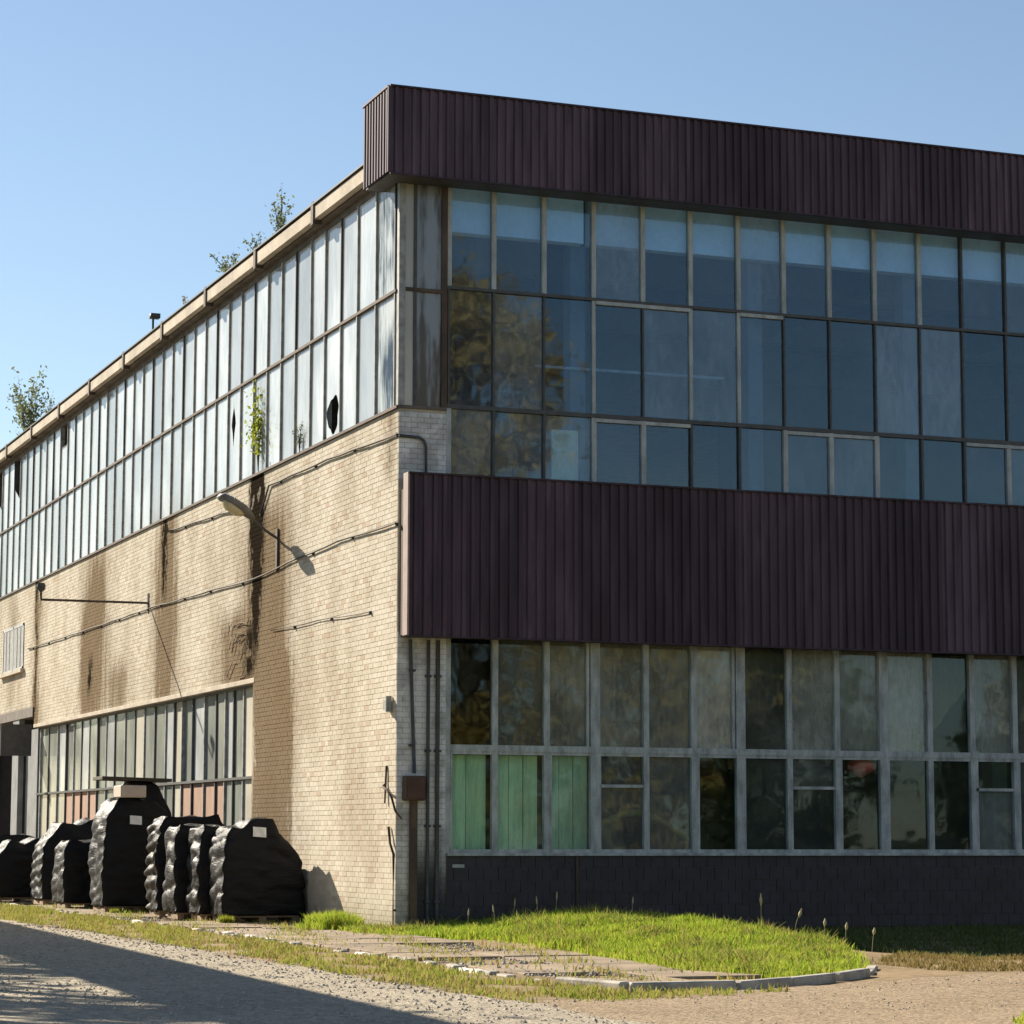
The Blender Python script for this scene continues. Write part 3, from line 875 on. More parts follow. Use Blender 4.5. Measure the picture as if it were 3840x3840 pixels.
for (k0, k1, z) in ((3, 5, Z2 - .065), (6, 7, Z2 - .065), (3, 5, Z1 - .085), (7, 9, Z1 - .085), (11, 14, Z1 - .085)):
    bar("casement_rail", W2, xm[k0] + .03, xm[k1] - .03, -.02, .06, z - .035, z + .035, M_frame_light)
# narrow glazing and glass panel next to the corner
bar("pane", W2, .10, .27, .0, .006, SILL + .06, ZT - .02, M_whitewash)
bar("pane", W2, .10, .27, .0, .006, ZT + .05, 14.17, M_whitewash)
bar("mullion", W2, .27, .33, -.03, .08, SILL + .06, 14.2, M_frame_dark)
def reflection_mat():
    t = NT("painted_reflection_glass")
    n = t.noise(1.1, 5, (2.5, 1, .35)); z = t.xyz()[2]
    k = t.ramp(t.math('ADD', n, t.math('MULTIPLY', t.math('SUBTRACT', 12.4, z), .035)), .46, .60)  # reflections painted on dirty glass: grey-blue tone with dark shapes, denser lower down
    return t.end(t.pbsdf(t.mix(k, (.22, .25, .28), (.060, .052, .047)), .25))
M_reflection = reflection_mat()
bar("corner_glass_panel", W2, .33, .84, .02, .04, SILL + .06, ZT - .02, M_reflection)
bar("corner_glass_panel", W2, .33, .84, .02, .04, ZT + .05, 14.17, M_reflection)
bar("mullion", W2, .84, .955, -.03, .09, SILL + .06, 14.15, M_rusty)
bar("transom", W2, .10, .90, -.035, .08, ZT - .02, ZT + .05, M_rusty)
bar("transom", W2, -.03, .955, -.03, .10, SILL - .004, SILL + .055, M_conc_dark)

# lower glazing on the front: two rows of wooden frames
W3 = empty("front_glazing", parent=B)
xl = [1.02, 1.98, 3.04, 4.05, 5.12, 6.14, 7.16, 8.23, 9.3, 10.36, 11.42, 12.41, 13.42]
while xl[-1] < XE - 1: xl.append(xl[-1] + 1.045)
ZA, ZB, ZC = 1.27, 3.24, 5.34
YL = .08
for k, (a, b) in enumerate(zip(xl[:-1], xl[1:])):
    casem = k in (3, 7, 11, 15, 19)
    fw_ = .05 if k % 2 else .035
    for (za, zb, row) in ((ZA, ZB - .06, 0), (ZB + .06, ZC, 1)):
        a_, b_ = a + .06, b - .06
        if row == 0:
            bar("casement_frame", W3, a_, b_, .01, .07, zb - .06, zb, M_frame_wood)
            bar("casement_frame", W3, a_, b_, .01, .07, za, za + .07, M_frame_wood)
            if k % 3 != 1: bar("casement_frame", W3, a_, a_ + fw_, .01, .07, za + .07, zb - .06, M_frame_wood)
        if row == 0 and casem:
            bar("glazing_bar", W3, a_, b_, .01, .07, 2.52, 2.58, M_frame_wood)
            pane(W3, 'x', a_, b_, za, 2.52, YL, M_glass_low, .003, wr)
            pane(W3, 'x', a_, b_, 2.58, zb, YL, M_glass_low, .003, wr)
        else:
            pane(W3, 'x', a_, b_, za, zb, YL, M_glass_haze if row else (M_glass_clear if k < 3 else M_glass_low), .006, wr)
for k, x in enumerate(xl):
    w = .11 if k in (3, 6, 9) else .065
    bar("mullion", W3, x - w, x + w * .8, .0, .12, ZA, ZC, M_frame_wood)
    if k in (3, 6): bar("mullion", W3, x - .19, x - .13, .02, .1, ZB + .06, ZC, M_frame_wood)
bar("transom", W3, 1.0, XE, -.01, .12, ZB - .06, ZB + .06, M_frame_wood)
bar("window_sill", W3, 1.0, XE, -.07, .12, ZA - .05, ZA, M_frame_wood)
bar("head_beam", W3, 1.0, XE, .0, .4, ZC, 8.3, M_conc_dark)

# tiled plinth below the front window
P = empty("tiled_plinth", parent=B)
bar("plinth_wall", P, 1.0, XE, .03, .38, -.5, ZA - .05, M_mortar)
tile_me = None; tv = 0
tiles = MB()
for i in range(6):
    z0 = -.18 + i * .235
    x = 1.0 + (.0 if i % 2 else -.15)
    while x < XE:
        xa, xb = max(x, 1.0), x + .292
        z1 = min(z0 + .229, ZA - .055)
        if xa < 9.9:
            if xb - xa > .05: bar("tile", P, xa, xb, .004 - brn.uniform(0, .004), .029, z0, z1, M_plinth)
        else: tiles.box(xa, xb, .004 - brn.uniform(0, .004), .029, z0, z1)
        x += .30
tag(tiles.build("tiling", M_plinth, P), kind="stuff")
bar("downpipe_stub", P, 3.62, 3.66, -.03, .0, .25, 1.2, M_rusty)
bar("notice_plate", P, 1.12, 1.36, -.008, .0, 1.0, 1.06, M_frame_light)

# lower window strip on the long side
W4 = empty("window_strip", parent=B)
ym = [10.18, 10.66, 11.5, 12.4, 13.15, 14.0, 15.1, 16.3, 17.35, 18.2, 19.1, 20.3, 21.5, 22.6, 23.8, 25.1, 26.2, 27.4, 28.5, 29.6, 30.7, 31.9, 33.2, 34.6, 35.9, 36.35]
WX = .20
lrnd = random.Random(4)
for k, (a, b) in enumerate(zip(ym[:-1], ym[1:])):
    wash = k in (1, 8, 12)
    boards = k in (4, 5, 6, 7, 17, 18, 19, 20)
    if boards:
        bar("board", W4, WX, WX + .02, a + .02, b - .02, 1.45, 2.86, M_ply)
    else:
        pane(W4, 'y', a + .03, b - .03, 1.45, 2.85, WX, M_whitewash if wash else M_dusty_low, .003, lrnd)
    pane(W4, 'y', a + .03, b - .03, 2.92, 4.985, WX + (lrnd.uniform(-.02, .02) if k not in (7,) else .05), M_whitewash if wash else (M_dusty_low if k % 3 else M_dusty), .006, lrnd)
for k, yv in enumerate(ym):
    bar("mullion", W4, WX - .05, WX + .08, yv - .03, yv + .03, 1.45, 4.985, M_frame_dark if k % 2 else M_frame_grey)
bar("transom", W4, WX - .08, WX + .08, 10.18, 36.35, 2.86, 2.92, M_frame_dark)
bar("window_sill", W4, -.05, .38, 10.1, 36.35, 1.40, 1.45, M_concrete)
bar("head_rail", W4, WX - .06, WX + .08, 10.18, 36.35, 4.93, 4.985, M_frame_dark)
bar("reveal", W4, .06, .38, 10.10, 10.15, 1.45, 4.985, M_mortar)

# doorway bay at the far end of the long wall
D = empty("loading_entrance", parent=B)
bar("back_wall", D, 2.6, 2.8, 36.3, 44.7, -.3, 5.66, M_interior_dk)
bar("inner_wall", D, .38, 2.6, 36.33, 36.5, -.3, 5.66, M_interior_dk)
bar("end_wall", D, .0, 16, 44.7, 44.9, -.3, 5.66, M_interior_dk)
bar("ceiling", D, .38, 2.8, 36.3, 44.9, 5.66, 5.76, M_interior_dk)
bar("post", D, -.02, .16, 38.8, 39.9, -.3, 5.62, M_grey_paint)
bar("door_leaf", D, .22, .30, 36.5, 38.7, -.25, 5.0, M_grey_paint)
bar("door_leaf", D, -1.0, -.02, 36.55, 36.63, 4.1, 5.1, M_frame_dark)
bar("door_head", D, -.05, .36, 36.35, 44.6, 5.35, 5.655, M_conc_dark)
W5 = empty("small_window", parent=D)
W5.parent = B
bar("frame", W5, -.03, .0, 38.4, 42.2, 7.0, 7.08, M_frame_light); bar("frame", W5, -.03, .0, 38.4, 42.2, 8.42, 8.5, M_frame_light)
for yv in (38.4, 40.2, 42.1): bar("frame", W5, -.03, .0, yv, yv + .12, 7.0, 8.5, M_frame_light)
for yv in (38.52, 40.32): bar("pane", W5, -.02, -.012, yv, yv + 1.68, 7.08, 8.42, M_frame_grey)
for yv in (38.9, 39.5, 40.9, 41.5): bar("glazing_bar", W5, -.03, -.02, yv, yv + .06, 7.08, 8.42, M_frame_dark)
bar("window_sill", W5, -.14, .0, 38.2, 42.4, 6.88, 7.0, M_concrete)

m = MB(); m.box(-.28, .28, -.02, .02, 0, 1.15)  # added panel, its bright cream colour stands in for sun falling inside
o = m.build("sun_patch_panel", simple("sun_patch_panel", (.92, .76, .46), .7, .15, 2, stretch=(3, 1, .4)), bevel=.01); o.location = (3.45, .13, 8.30)
tag(o, "added cream yellow panel standing in for a sun patch behind the upper floor glass above the sheet band", "panel")
# things standing behind the lower front glass
def board_thing(x0, x1, z1, label):
    e = empty("green_board", ((x0 + x1) / 2, .3, .1))
    w = (x1 - x0)
    n_ = max(2, round(w / .34))
    for q in range(n_):
        m = MB(); m.box(-w / 2 + q * w / n_ + .008, -w / 2 + (q + 1) * w / n_ - .008, -.012 + .01 * (q % 2), .012 + .01 * (q % 2), 0, z1 - .1)
        m.build("plank", M_green, e)
    tag(e, label, "board")
board_thing(1.08, 1.9, 3.12, "mint green plank board behind the lower pane nearest the brick corner")
board_thing(2.06, 2.95, 3.12, "mint green plank board behind the second lower pane from the brick corner")
board_thing(3.10, 3.98, 3.12, "mint green plank board behind the third lower pane, beside the dark panes")
def cloth(x0, x1, z0, z1, yv, label, mat, skew=0.):
    n_ = 24; vs = []; fs = []
    for q in range(n_ + 1):
        t = q / n_; x = x0 + (x1 - x0) * t; yy = yv + .04 * math.sin(t * 19) + .02 * math.sin(t * 43)
        zz = z0 + skew * (t if skew > 0 else (1 - t)) * (1 if skew > 0 else -1)
        vs += [(x, yy, min(zz, z1 - .05)), (x, yy, z1)]
    for q in range(n_): fs.append((2 * q, 2 * q + 2, 2 * q + 3, 2 * q + 1))
    m = MB(); m._add(vs, fs); o = m.build("curtain", mat); o.modifiers.new("thick", 'SOLIDIFY').thickness = .006
    tag(o, label, "curtain")
cloth(9.0, 10.2, 3.35, 5.3, .38, "greyish beige curtain hanging behind the upper pane over the red lantern", simple("grey_beige_cloth", (.25, .22, .18), .9, .15, 2))
cloth(10.45, 11.35, 3.3, 5.3, .36, "pale beige curtain with slanting hem, the brightest behind the lower glazing", M_curtain, .0)
cloth(11.5, 12.9, 3.5, 5.3, .40, "dim beige curtain drawn up to a slanting edge, rightmost behind the glass", simple("dim_cloth", (.22, .19, .15), .9, .15, 2), 1.6)
# red lantern
lt = empty("paper_lantern", (10.02, .40, 3.0))
m = MB(); rr_ = [0.02, .14, .24, .29, .30, .29, .24, .14, .05]
m.tube([(0, 0, -.22 + .055 * q) for q in range(9)], rr_, 18); m.build("shade", M_red, lt, smooth=True)
m = MB(); m.tube([(0, 0, .22), (0, 0, 2.3)], .006, 5); m.build("cord", M_cable, lt)
tag(lt, "red round lantern hanging behind the glass under the transom", "lantern")
hs = MB(); pts = []
for q in range(17):
    t = q / 16; pts.append((4.1 + 2.1 * t, .42, 1.42 + .62 * math.sin(math.pi * (.15 + .78 * t)) ** 1.2))
hs.tube(pts, .07, 8); tag(hs.build("curved_hose", M_yellow, smooth=True), "dull yellow hose arching behind the lower panes right of the green boards", "hose")

# ------------------------------------------------------------------ fittings fixed to the walls
def fit(name, mb, mat, label, cat, group=None, smooth=True):
    o = mb.build(name, mat, smooth=smooth); return tag(o, label, cat, group)
# downpipes on the corner pier
for (xv, r, z0, z1, lab, wob) in ((.285, .035, 2.75, 5.25, "thin dark pipe running down into the rusty meter box on the corner pier", .05),
                                  (.60, .035, -.15, 5.25, "dark pipe on the corner pier, right of the rusty meter box", .0),
                                  (.79, .042, -.15, 5.25, "thicker dark pipe on the corner pier, next to the first window", .0)):
    m = MB(); n_ = 7
    m.tube([(xv - wob + wob * 2 * q / (n_ - 1), -.07, z1 - (z1 - z0) * q / (n_ - 1)) for q in range(n_)], r, 8)
    for zz in np.arange(z0 + .5, z1, 1.4): m.box(xv - r - .015, xv + r + .015, -.115, -.002, zz, zz + .04)
    fit("downpipe", m, M_frame_dark, lab, "pipe", "pipes on the corner pier")
mbx = empty("meter_box", (.31, -.14, 2.24))
m = MB(); m.box(-.20, .20, -.10, .13, 0, .46); m.build("box", M_rusty, mbx, bevel=.02)
m = MB(); m.box(-.17, .17, -.115, -.10, .04, .42); m.build("door", simple("dark_red_rust", (.07, .03, .02), .7, .4, 5), mbx)
m = MB(); m.box(-.06, .06, -.03, .1, -2.4, 0); m.build("duct", M_rusty, mbx)
tag(mbx, "rusty dark red meter box with a duct below on the corner pier", "meter box")
# bent conduit above the sheet band
m = MB(); m.tube([(-.02, -.05, 9.12), (.2, -.05, 9.11), (.40, -.05, 9.10), (.49, -.05, 9.04), (.53, -.05, 8.93), (.53, -.05, 8.2)], .03, 8)
fit("conduit", m, M_frame_dark, "bent dark conduit on the white brick corner above the lower sheet band", "pipe")
# ground rod pipe at the corner, cable brackets
m = MB(); m.tube([(-.06, -.06, -.15), (-.06, -.06, 1.25), (-.06, .15, 1.45), (-.04, .3, 1.75)], .025, 8)
m.box(-.05, .0, -.05, .0, .2, .24)
fit("earthing_pipe", m, M_rusty, "thin rusty pipe rising from the grass at the foot of the brick corner", "pipe")
m = MB(); m.tube([(-.04, .55, 2.55), (-.12, .45, 2.50), (-.12, .2, 2.45), (-.08, .02, 2.30), (-.03, -.05, 2.05), (.08, -.06, 1.9)], .022, 8)
m.tube([(-.02, .52, 2.9), (-.05, .52, 2.2)], .02, 6)
fit("cable_bracket", m, M_rusty, "short bent pipe bracket on the brick corner level with the meter box", "bracket")
m = MB(); m.box(-.12, .0, .30, .46, 3.94, 4.12); m.box(-.13, -.02, .24, .30, 3.9, 4.2)
fit("junction_box", m, M_frame_grey, "small grey box on the long brick wall close to the corner", "junction box", smooth=False)
# cables along the long wall
def cable(pts, label, r=.022, seed=0):
    g = random.Random(seed); P_ = []
    for a, b in zip(pts[:-1], pts[1:]):
        n_ = max(2, int(abs(b[0] - a[0]) / .8))
        for q in range(n_):
            t = q / n_; P_.append((-.035 - g.uniform(0, .012), a[0] + (b[0] - a[0]) * t, a[1] + (b[1] - a[1]) * t - .018 * math.sin(math.pi * ((q % 3) / 3))))
    P_.append((-.035, pts[-1][0], pts[-1][1]))
    m = MB(); m.tube(P_, r * .7, 6)
    for p in P_[::3]: m.box(-.045, .0, p[1] - .03, p[1] + .03, p[2] - .05, p[2] + .01)
    fit("wall_cable", m, M_cable, label, "cable", "cables clipped along the long brick wall")
cable([(.02, 9.15), (4.5, 9.28), (8.9, 9.30), (9.6, 8.75)], "black cable below the upper window strip from the corner to the lamp", .03, 1)
cable([(.02, 7.45), (3.7, 7.5), (7.3, 7.42), (10.1, 7.32), (14, 7.4), (20, 7.5), (28, 7.52), (37.5, 7.58)], "long black cable along the brick wall at mid height", .026, 2)
cable([(11.2, 9.05), (13.1, 9.15), (18.4, 9.32)], "black cable sagging left of the wall lamp under the sill", .03, 3)
cable([(1.6, 5.9), (5, 6.0), (8.6, 6.05)], "faint thin cable on the brick wall between the lamp and the corner", .014, 4)
# wall lamp with gooseneck arm
L1 = empty("wall_lamp", (0, 8.25, 8.1))
m = MB(); m.box(-.05, .0, -.09, .05, -.75, .15); m.build("mounting_bar", M_rusty, L1)
m = MB(); m.tube([(-.02, 0, -.05), (-.12, 0, .0), (-.28, 0, .10), (-.5, 0, .28), (-.72, 0, .42)], .03, 8); m.build("arm", M_frame_dark, L1, smooth=True)
ax = Vector((-.61, 0, .36)).normalized(); az_ = Vector((.36, 0, .61)).normalized()
def lamp_body(mat_, sec, off, nm, par):
    """tapered shell along ax: sec = (t, halfwidth, up, down)"""
    vs = []; fs = []; K = 10
    for (t, w, u_, d_) in sec:
        c = Vector(off) + ax * t
        for q in range(K):
            an = 2 * math.pi * q / K; hgt_ = u_ if math.sin(an) > 0 else d_
            vs.append(c + Vector((0, 1, 0)) * w * math.cos(an) + az_ * hgt_ * math.sin(an))
    for i_ in range(len(sec) - 1):
        for q in range(K): fs.append((i_ * K + q, i_ * K + (q + 1) % K, (i_ + 1) * K + (q + 1) % K, (i_ + 1) * K + q))
    fs.append(tuple(range(K))[::-1]); fs.append(tuple((len(sec) - 1) * K + q for q in range(K)))
    mm = MB(); mm._add(vs, fs); return mm.build(nm, mat_, par, smooth=True)
lamp_body(M_galv, [(-.06, .06, .05, .05), (.06, .15, .11, .05), (.26, .25, .17, .04), (.62, .28, .17, .04), (.80, .25, .14, .04), (.88, .16, .07, .03)], (-.60, 0, .36), "housing", L1)
lamp_body(M_lens, [(.22, .12, .02, .07), (.34, .2, .02, .14), (.6, .22, .02, .14), (.76, .15, .02, .07)], (-.60, 0, .34), "lens", L1)
tag(L1, "grey street lamp head on a short arm beside the black water stain", "wall lamp", "lamps on the long brick wall")
L2 = empty("wall_lamp", (0, 20.6, 7.66))
m = MB(); m.box(-.03, .0, -.08, .08, -.25, .25); m.build("mounting_plate", M_rusty, L2)
m = MB(); m.tube([(-.02, 0, 0), (-2.84, 0, -.01)], .032, 8); m.build("arm", M_rusty, L2, smooth=True)
m = MB(); m.tube([(-2.84, 0, 0), (-2.84, 0, .22)], .03, 8); m.build("upright", M_rusty, L2, smooth=True)
m = MB(); m.tube([(-2.84, 0, .20), (-2.84, 0, .26), (-2.84, 0, .36), (-2.84, 0, .42)], [.05, .11, .12, .09], 10); m.build("lamp_cap", M_frame_dark, L2, smooth=True)
tag(L2, "long horizontal steel arm with a small lamp cap, further along the wall", "wall lamp", "lamps on the long brick wall")
# roof-edge stub
m = MB(); m.tube([(-.1, 20.3, 14.6), (-.1, 20.3, 15.25)], .03, 6); m.box(-.2, .05, 20.1, 20.35, 15.2, 15.32)
fit("vent_pipe", m, M_frame_dark, "short vent pipe standing at the roof edge left of the weeds", "vent pipe")

# ------------------------------------------------------------------ film-wrapped pallets
def film_block(w, d, hgt, seed, shoulder=None, taper=.04, top_round=.12):
    """crumpled wrapped stack as a closed grid box; shoulder(u)->height factor along the width"""
    nx, ny, nz = 22, 14, 44
    idx = {}; vs = []; fs = []
    def P_(i, j, k):
        key = (i, j, k)
        if key in idx: return idx[key]
        u, v, t = i / nx, j / ny, k / nz
        tp = taper * t + top_round * max(0, (t - .82) / .18) ** 2
        x = (u - .5) * w * (1 - tp); y = (v - .5) * d * (1 - tp * .8)
        hh = hgt * (shoulder(u) if shoulder else 1)
        z = .14 + (hh - .14) * t
        n = mnoise.noise_vector(Vector((x * 2.2 + seed, y * 2.2, z * 2.0)))
        n2 = mnoise.noise_vector(Vector((x * 7 + seed * 2, y * 7, z * 8)))
        amp = .05 + .04 * t
        side = abs(u - .5) * 2
        x += n.x * amp + n2.x * .008 + (u - .5) * .10 * math.sin(t * math.pi)
        y += n.y * amp * .6 + n2.y * .006 + (v - .5) * .10 * math.sin(u * math.pi) * math.sin(t * math.pi)
        if k == nz: z += n.z * .10 + n2.z * .015
        rib = abs(math.sin(z * (7.5 + 2.5 * math.sin(seed * 7)) + seed + n.x * 2.5 + v * 2.2)) ** .6
        rib2 = math.sin(z * 24 + seed * 2 + v * 5 + n.y * 3)
        x += ((rib - .5) * (.05 + .035 * math.sin(seed * 5)) + rib2 * .012 * (1 + math.sin(seed * 3))) * (u - .5) * 2 * side ** 3
        y += ((rib - .5) * .03 + rib2 * .006) * (v - .5) * 2
        idx[key] = len(vs); vs.append((x, y, z)); return idx[key]
    for i in range(nx):
        for k in range(nz):
            fs.append((P_(i, 0, k), P_(i + 1, 0, k), P_(i + 1, 0, k + 1), P_(i, 0, k + 1)))
            fs.append((P_(i + 1, ny, k), P_(i, ny, k), P_(i, ny, k + 1), P_(i + 1, ny, k + 1)))
    for j in range(ny):
        for k in range(nz):
            fs.append((P_(0, j + 1, k), P_(0, j, k), P_(0, j, k + 1), P_(0, j + 1, k + 1)))
            fs.append((P_(nx, j, k), P_(nx, j + 1, k), P_(nx, j + 1, k + 1), P_(nx, j, k + 1)))
    for i in range(nx):
        for j in range(ny):
            fs.append((P_(i, j, nz), P_(i + 1, j, nz), P_(i + 1, j + 1, nz), P_(i, j + 1, nz)))
            fs.append((P_(i, j + 1, 0), P_(i + 1, j + 1, 0), P_(i + 1, j, 0), P_(i, j, 0)))
    m = MB(); m._add(vs, fs); return m

GZ = -.17
def pallet(x, y, w, d, hgt, seed, label, shoulder=None, lab=None, taper=.05, rz=0., cat="wrapped pallet"):
    e = empty("wrapped_pallet", (x, y, GZ), rz)
    for q in range(3):
        m = MB(); m.box(-.07, .07, -d / 2 + .04, d / 2 - .04, .0, .10)
        o = m.build("bearer", M_pallet, e); o.location = ((-.5 + q * .5) * (w - .22), 0, 0)
    for q in range(3):
        m = MB(); m.box(-w / 2 + .04, w / 2 - .04, -.06, .06, .10, .135)
        o = m.build("deck_board", M_pallet, e); o.location = (0, (-.5 + q * .5) * (d - .2), 0)
    film_block(w, d, hgt, seed, shoulder, taper).build("film_wrap", M_film, e, smooth=True)
    if lab:
        lx, lz = lab
        m = MB(); vs = []; n_ = 6
        for a in range(n_ + 1):
            for b in range(4):
                vs.append((lx - .14 + .28 * a / n_, -d / 2 - .065 - .012 * math.sin(a * 1.3 + b), lz - .1 + .2 * b / 3 - .02 * a / n_))
        fs = [(a * 4 + b, (a + 1) * 4 + b, (a + 1) * 4 + b + 1, a * 4 + b + 1) for a in range(n_) for b in range(3)]
        m._add(vs, fs); o = m.build("label_sheet", M_label, e); o.modifiers.new("thick", 'SOLIDIFY').thickness = .004
    tag(e, label, cat, "black film-wrapped pallets along the brick wall")
    return e
def sh1(u): return float(np.interp(u, [0, .2, .32, .64, .72, .86, .93, 1], [.96, .96, 1.04, 1.05, .92, .84, .74, .68]))
pallet(-.95, 6.20, 1.62, 1.15, 2.0, 1.3, "nearest and rightmost black wrapped stack, wide with a sloping right shoulder and white label", sh1, (-.12, 1.84), .03)
pallet(-1.30, 7.38, 1.30, .95, 1.95, 4.1, "narrow black wrapped stack directly behind the rightmost one", None, None)
pallet(-1.52, 8.55, 1.30, .98, 1.97, 7.7, "black wrapped stack, third from the right end of the row", None, None)
pallet(-1.45, 10.2, 1.45, 1.0, 2.15, 9.2, "black wrapped stack with a glossy flat top, right of the tallest one", None, None, .05)
def sh5(u): return float(np.interp(u, [0, .15, .4, .8, 1], [.90, .99, 1.0, .97, .9]))
pallet(-1.78, 14.05, 1.60, 1.35, 2.62, 12.5, "tallest black wrapped stack with a square grey label near its top", sh5, (-.10, 2.12), .06)
pallet(-2.02, 17.4, 1.60, 1.3, 1.62, 15.8, "low black wrapped stack left of the tallest one", None, None, .06)
def sh6(u): return float(np.interp(u, [0, .2, .5, .8, 1], [.85, 1.05, 1.0, 1.1, .9]))
pallet(-1.75, 21.0, 1.9, 1.6, 2.0, 21.1, "lumpy black wrapped stack left of the low one", sh6, None, .12)
pallet(-2.65, 23.6, 1.5, 1.3, 1.55, 25.4, "small crumpled black wrapped stack, second from the left end", sh6, None, .12)
pallet(-2.6, 26.6, 1.7, 1.4, 1.75, 29.4, "leftmost black wrapped stack, partly cut by the picture edge", None, None, .08)
def sh8(u): return float(np.interp(u, [0, .5, .62, 1], [1., 1., .98, .72]))
pallet(-.98, 16.0, 1.25, 1.0, 3.05, 33.0, "tall black wrapped stack rising behind the one with the square label, under the loose board", sh8, None, .06)
m = MB(); m.box(-.85, .85, -.55, .55, -.04, .04)
o = m.build("loose_board", simple("dark_weathered_board", (.06, .05, .035), .8, .3, 3), bevel=.005); o.location = (-1.40, 15.9, 2.93); o.rotation_euler = (0, R(1.5), 0)
tag(o, "dark flat board lying on top of the wrapped stacks", "board")
m = MB(); m.box(-.3, .3, -.4, .4, 0, .28)
o = m.build("carton", simple("pale_carton", (.50, .42, .36), .9, .15, 2), bevel=.02); o.location = (-1.95, 13.7, 2.46)
tag(o, "pale carton on the tallest wrapped stack below the loose board", "carton")

# ------------------------------------------------------------------ weeds and shrubs that can be told apart
def leaves_mesh(name, centres, n, size, mat, parent, seed, flat=.5):
    """leaf quads scattered in ellipsoids: centres = [(x,y,z,rx,ry,rz,weight)]"""
    g = np.random.RandomState(seed)
    C = np.array(centres, float); wgt = C[:, 6] / C[:, 6].sum()
    ci = g.choice(len(C), n, p=wgt)
    d = g.normal(size=(n, 3)); d /= np.linalg.norm(d, axis=1)[:, None]
    rad = np.abs(g.normal(0, .62, n)) + .12
    P0 = C[ci, :3] + d * C[ci, 3:6] * rad[:, None] * 1.15
    a = g.normal(size=(n, 3)); a /= np.linalg.norm(a, axis=1)[:, None]
    b = np.cross(a, g.normal(size=(n, 3))); b /= np.linalg.norm(b, axis=1)[:, None]
    sz = size * g.uniform(.6, 1.3, n)[:, None]
    V = np.stack([P0 - a * sz, P0 - b * sz * flat, P0 + a * sz, P0 + b * sz * flat], 1)
    F = (np.arange(n) * 4)[:, None] + np.arange(4)[None]
    return np_mesh(name, V.reshape(-1, 3), F, mat, parent)

def sprig(name, loc, hgt, spread, nst, nleaf, mat, label, cat, seed, lsize=.035, lean=0., group=None):
    e = empty(name, loc); g = random.Random(seed); cs = []
    m = MB()
    for q in range(nst):
        an = g.uniform(0, 6.28); s_ = g.uniform(.2, 1) * spread; h1 = hgt * g.uniform(.5, 1)
        tip = Vector((math.cos(an) * s_ * .5, math.sin(an) * s_ + lean * h1, h1))
        mid = tip * .5 + Vector((0, 0, h1 * .12))
        m.tube([(0, 0, 0), mid, tip], [.012, .008, .003], 5)
        for t in (.45, .65, .85, 1.0):
            p = Vector((0, 0, 0)).lerp(tip, t); cs.append((p.x, p.y, p.z, .09 * hgt + .03, .09 * hgt + .03, .10 * hgt + .03, 1))
    m.build("stem", M_bark, e)
    leaves_mesh("foliage", cs, nleaf, lsize, mat, e, seed)
    tag(e, label, cat, group)
    return e
RW = "weeds growing on the roof edge"
sprig("roof_weed", (.15, 8.9, 14.7), 1.4, .4, 9, 260, M_roofleaf, "tall thin weed on the roof edge nearest the maroon band", "weed", 1, .05, .05, RW)
sprig("roof_weed", (.15, 10.6, 14.7), .75, .7, 12, 260, M_roofleaf, "sparse low weed on the roof edge, just left of the tallest thin one", "weed", 2, .045, 0, RW)
sprig("roof_weed", (.15, 13.0, 14.7), .9, .9, 12, 260, M_roofleaf, "weed with slanting twigs on the roof edge above the sixth fascia joint", "weed", 3, .05, .9, RW)
sprig("roof_weed", (.15, 17.4, 14.7), .5, .9, 14, 220, M_dry, "tiny straw-coloured weed on the roof edge at mid-length", "weed", 4, .045, 0, RW)
sprig("roof_shrub", (.1, 39.6, 14.65), 2.4, 1.5, 24, 800, M_roofleaf, "bushy grey-green shrub on the far end of the roof edge", "shrub", 5, .075, .12, None)
sprig("roof_weed", (.15, 35.8, 14.7), .9, .4, 5, 120, M_roofleaf, "small weed on the roof edge right of the bushy shrub", "weed", 6, .04, 0, RW)
sprig("wall_sapling", (-.06, 9.75, 9.72), 2.0, .22, 6, 330, M_leaf_lime, "lime green sapling growing up the window strip above the black stain", "sapling", 7, .06)
sprig("wall_weed", (-.05, 6.5, 9.7), .75, .2, 5, 110, M_leaf_green, "small dark weed on the sill of the upper window strip", "weed", 8, .03)
vc = []
gg = random.Random(8)
M_vine = simple("dry_vine_stem", (.17, .12, .07), .9, .3, 4)
vine = empty("dried_vine", (-.03, 10.4, 5.2)); m = MB()
for q in range(8):
    y0, z0 = gg.uniform(-.3, 1.3), gg.uniform(.1, 1.3)
    pts = [(0, y0, z0)]
    for w_ in range(4): y0 += gg.uniform(.05, .5); z0 -= gg.uniform(-.12, .22); pts.append((-.02, y0, max(z0, 0.0)))
    m.tube(pts, .011, 5)
m.build("stem", M_vine, vine)
tag(vine, "dead brown creeper clinging to the wall over the lower window corner", "creeper")

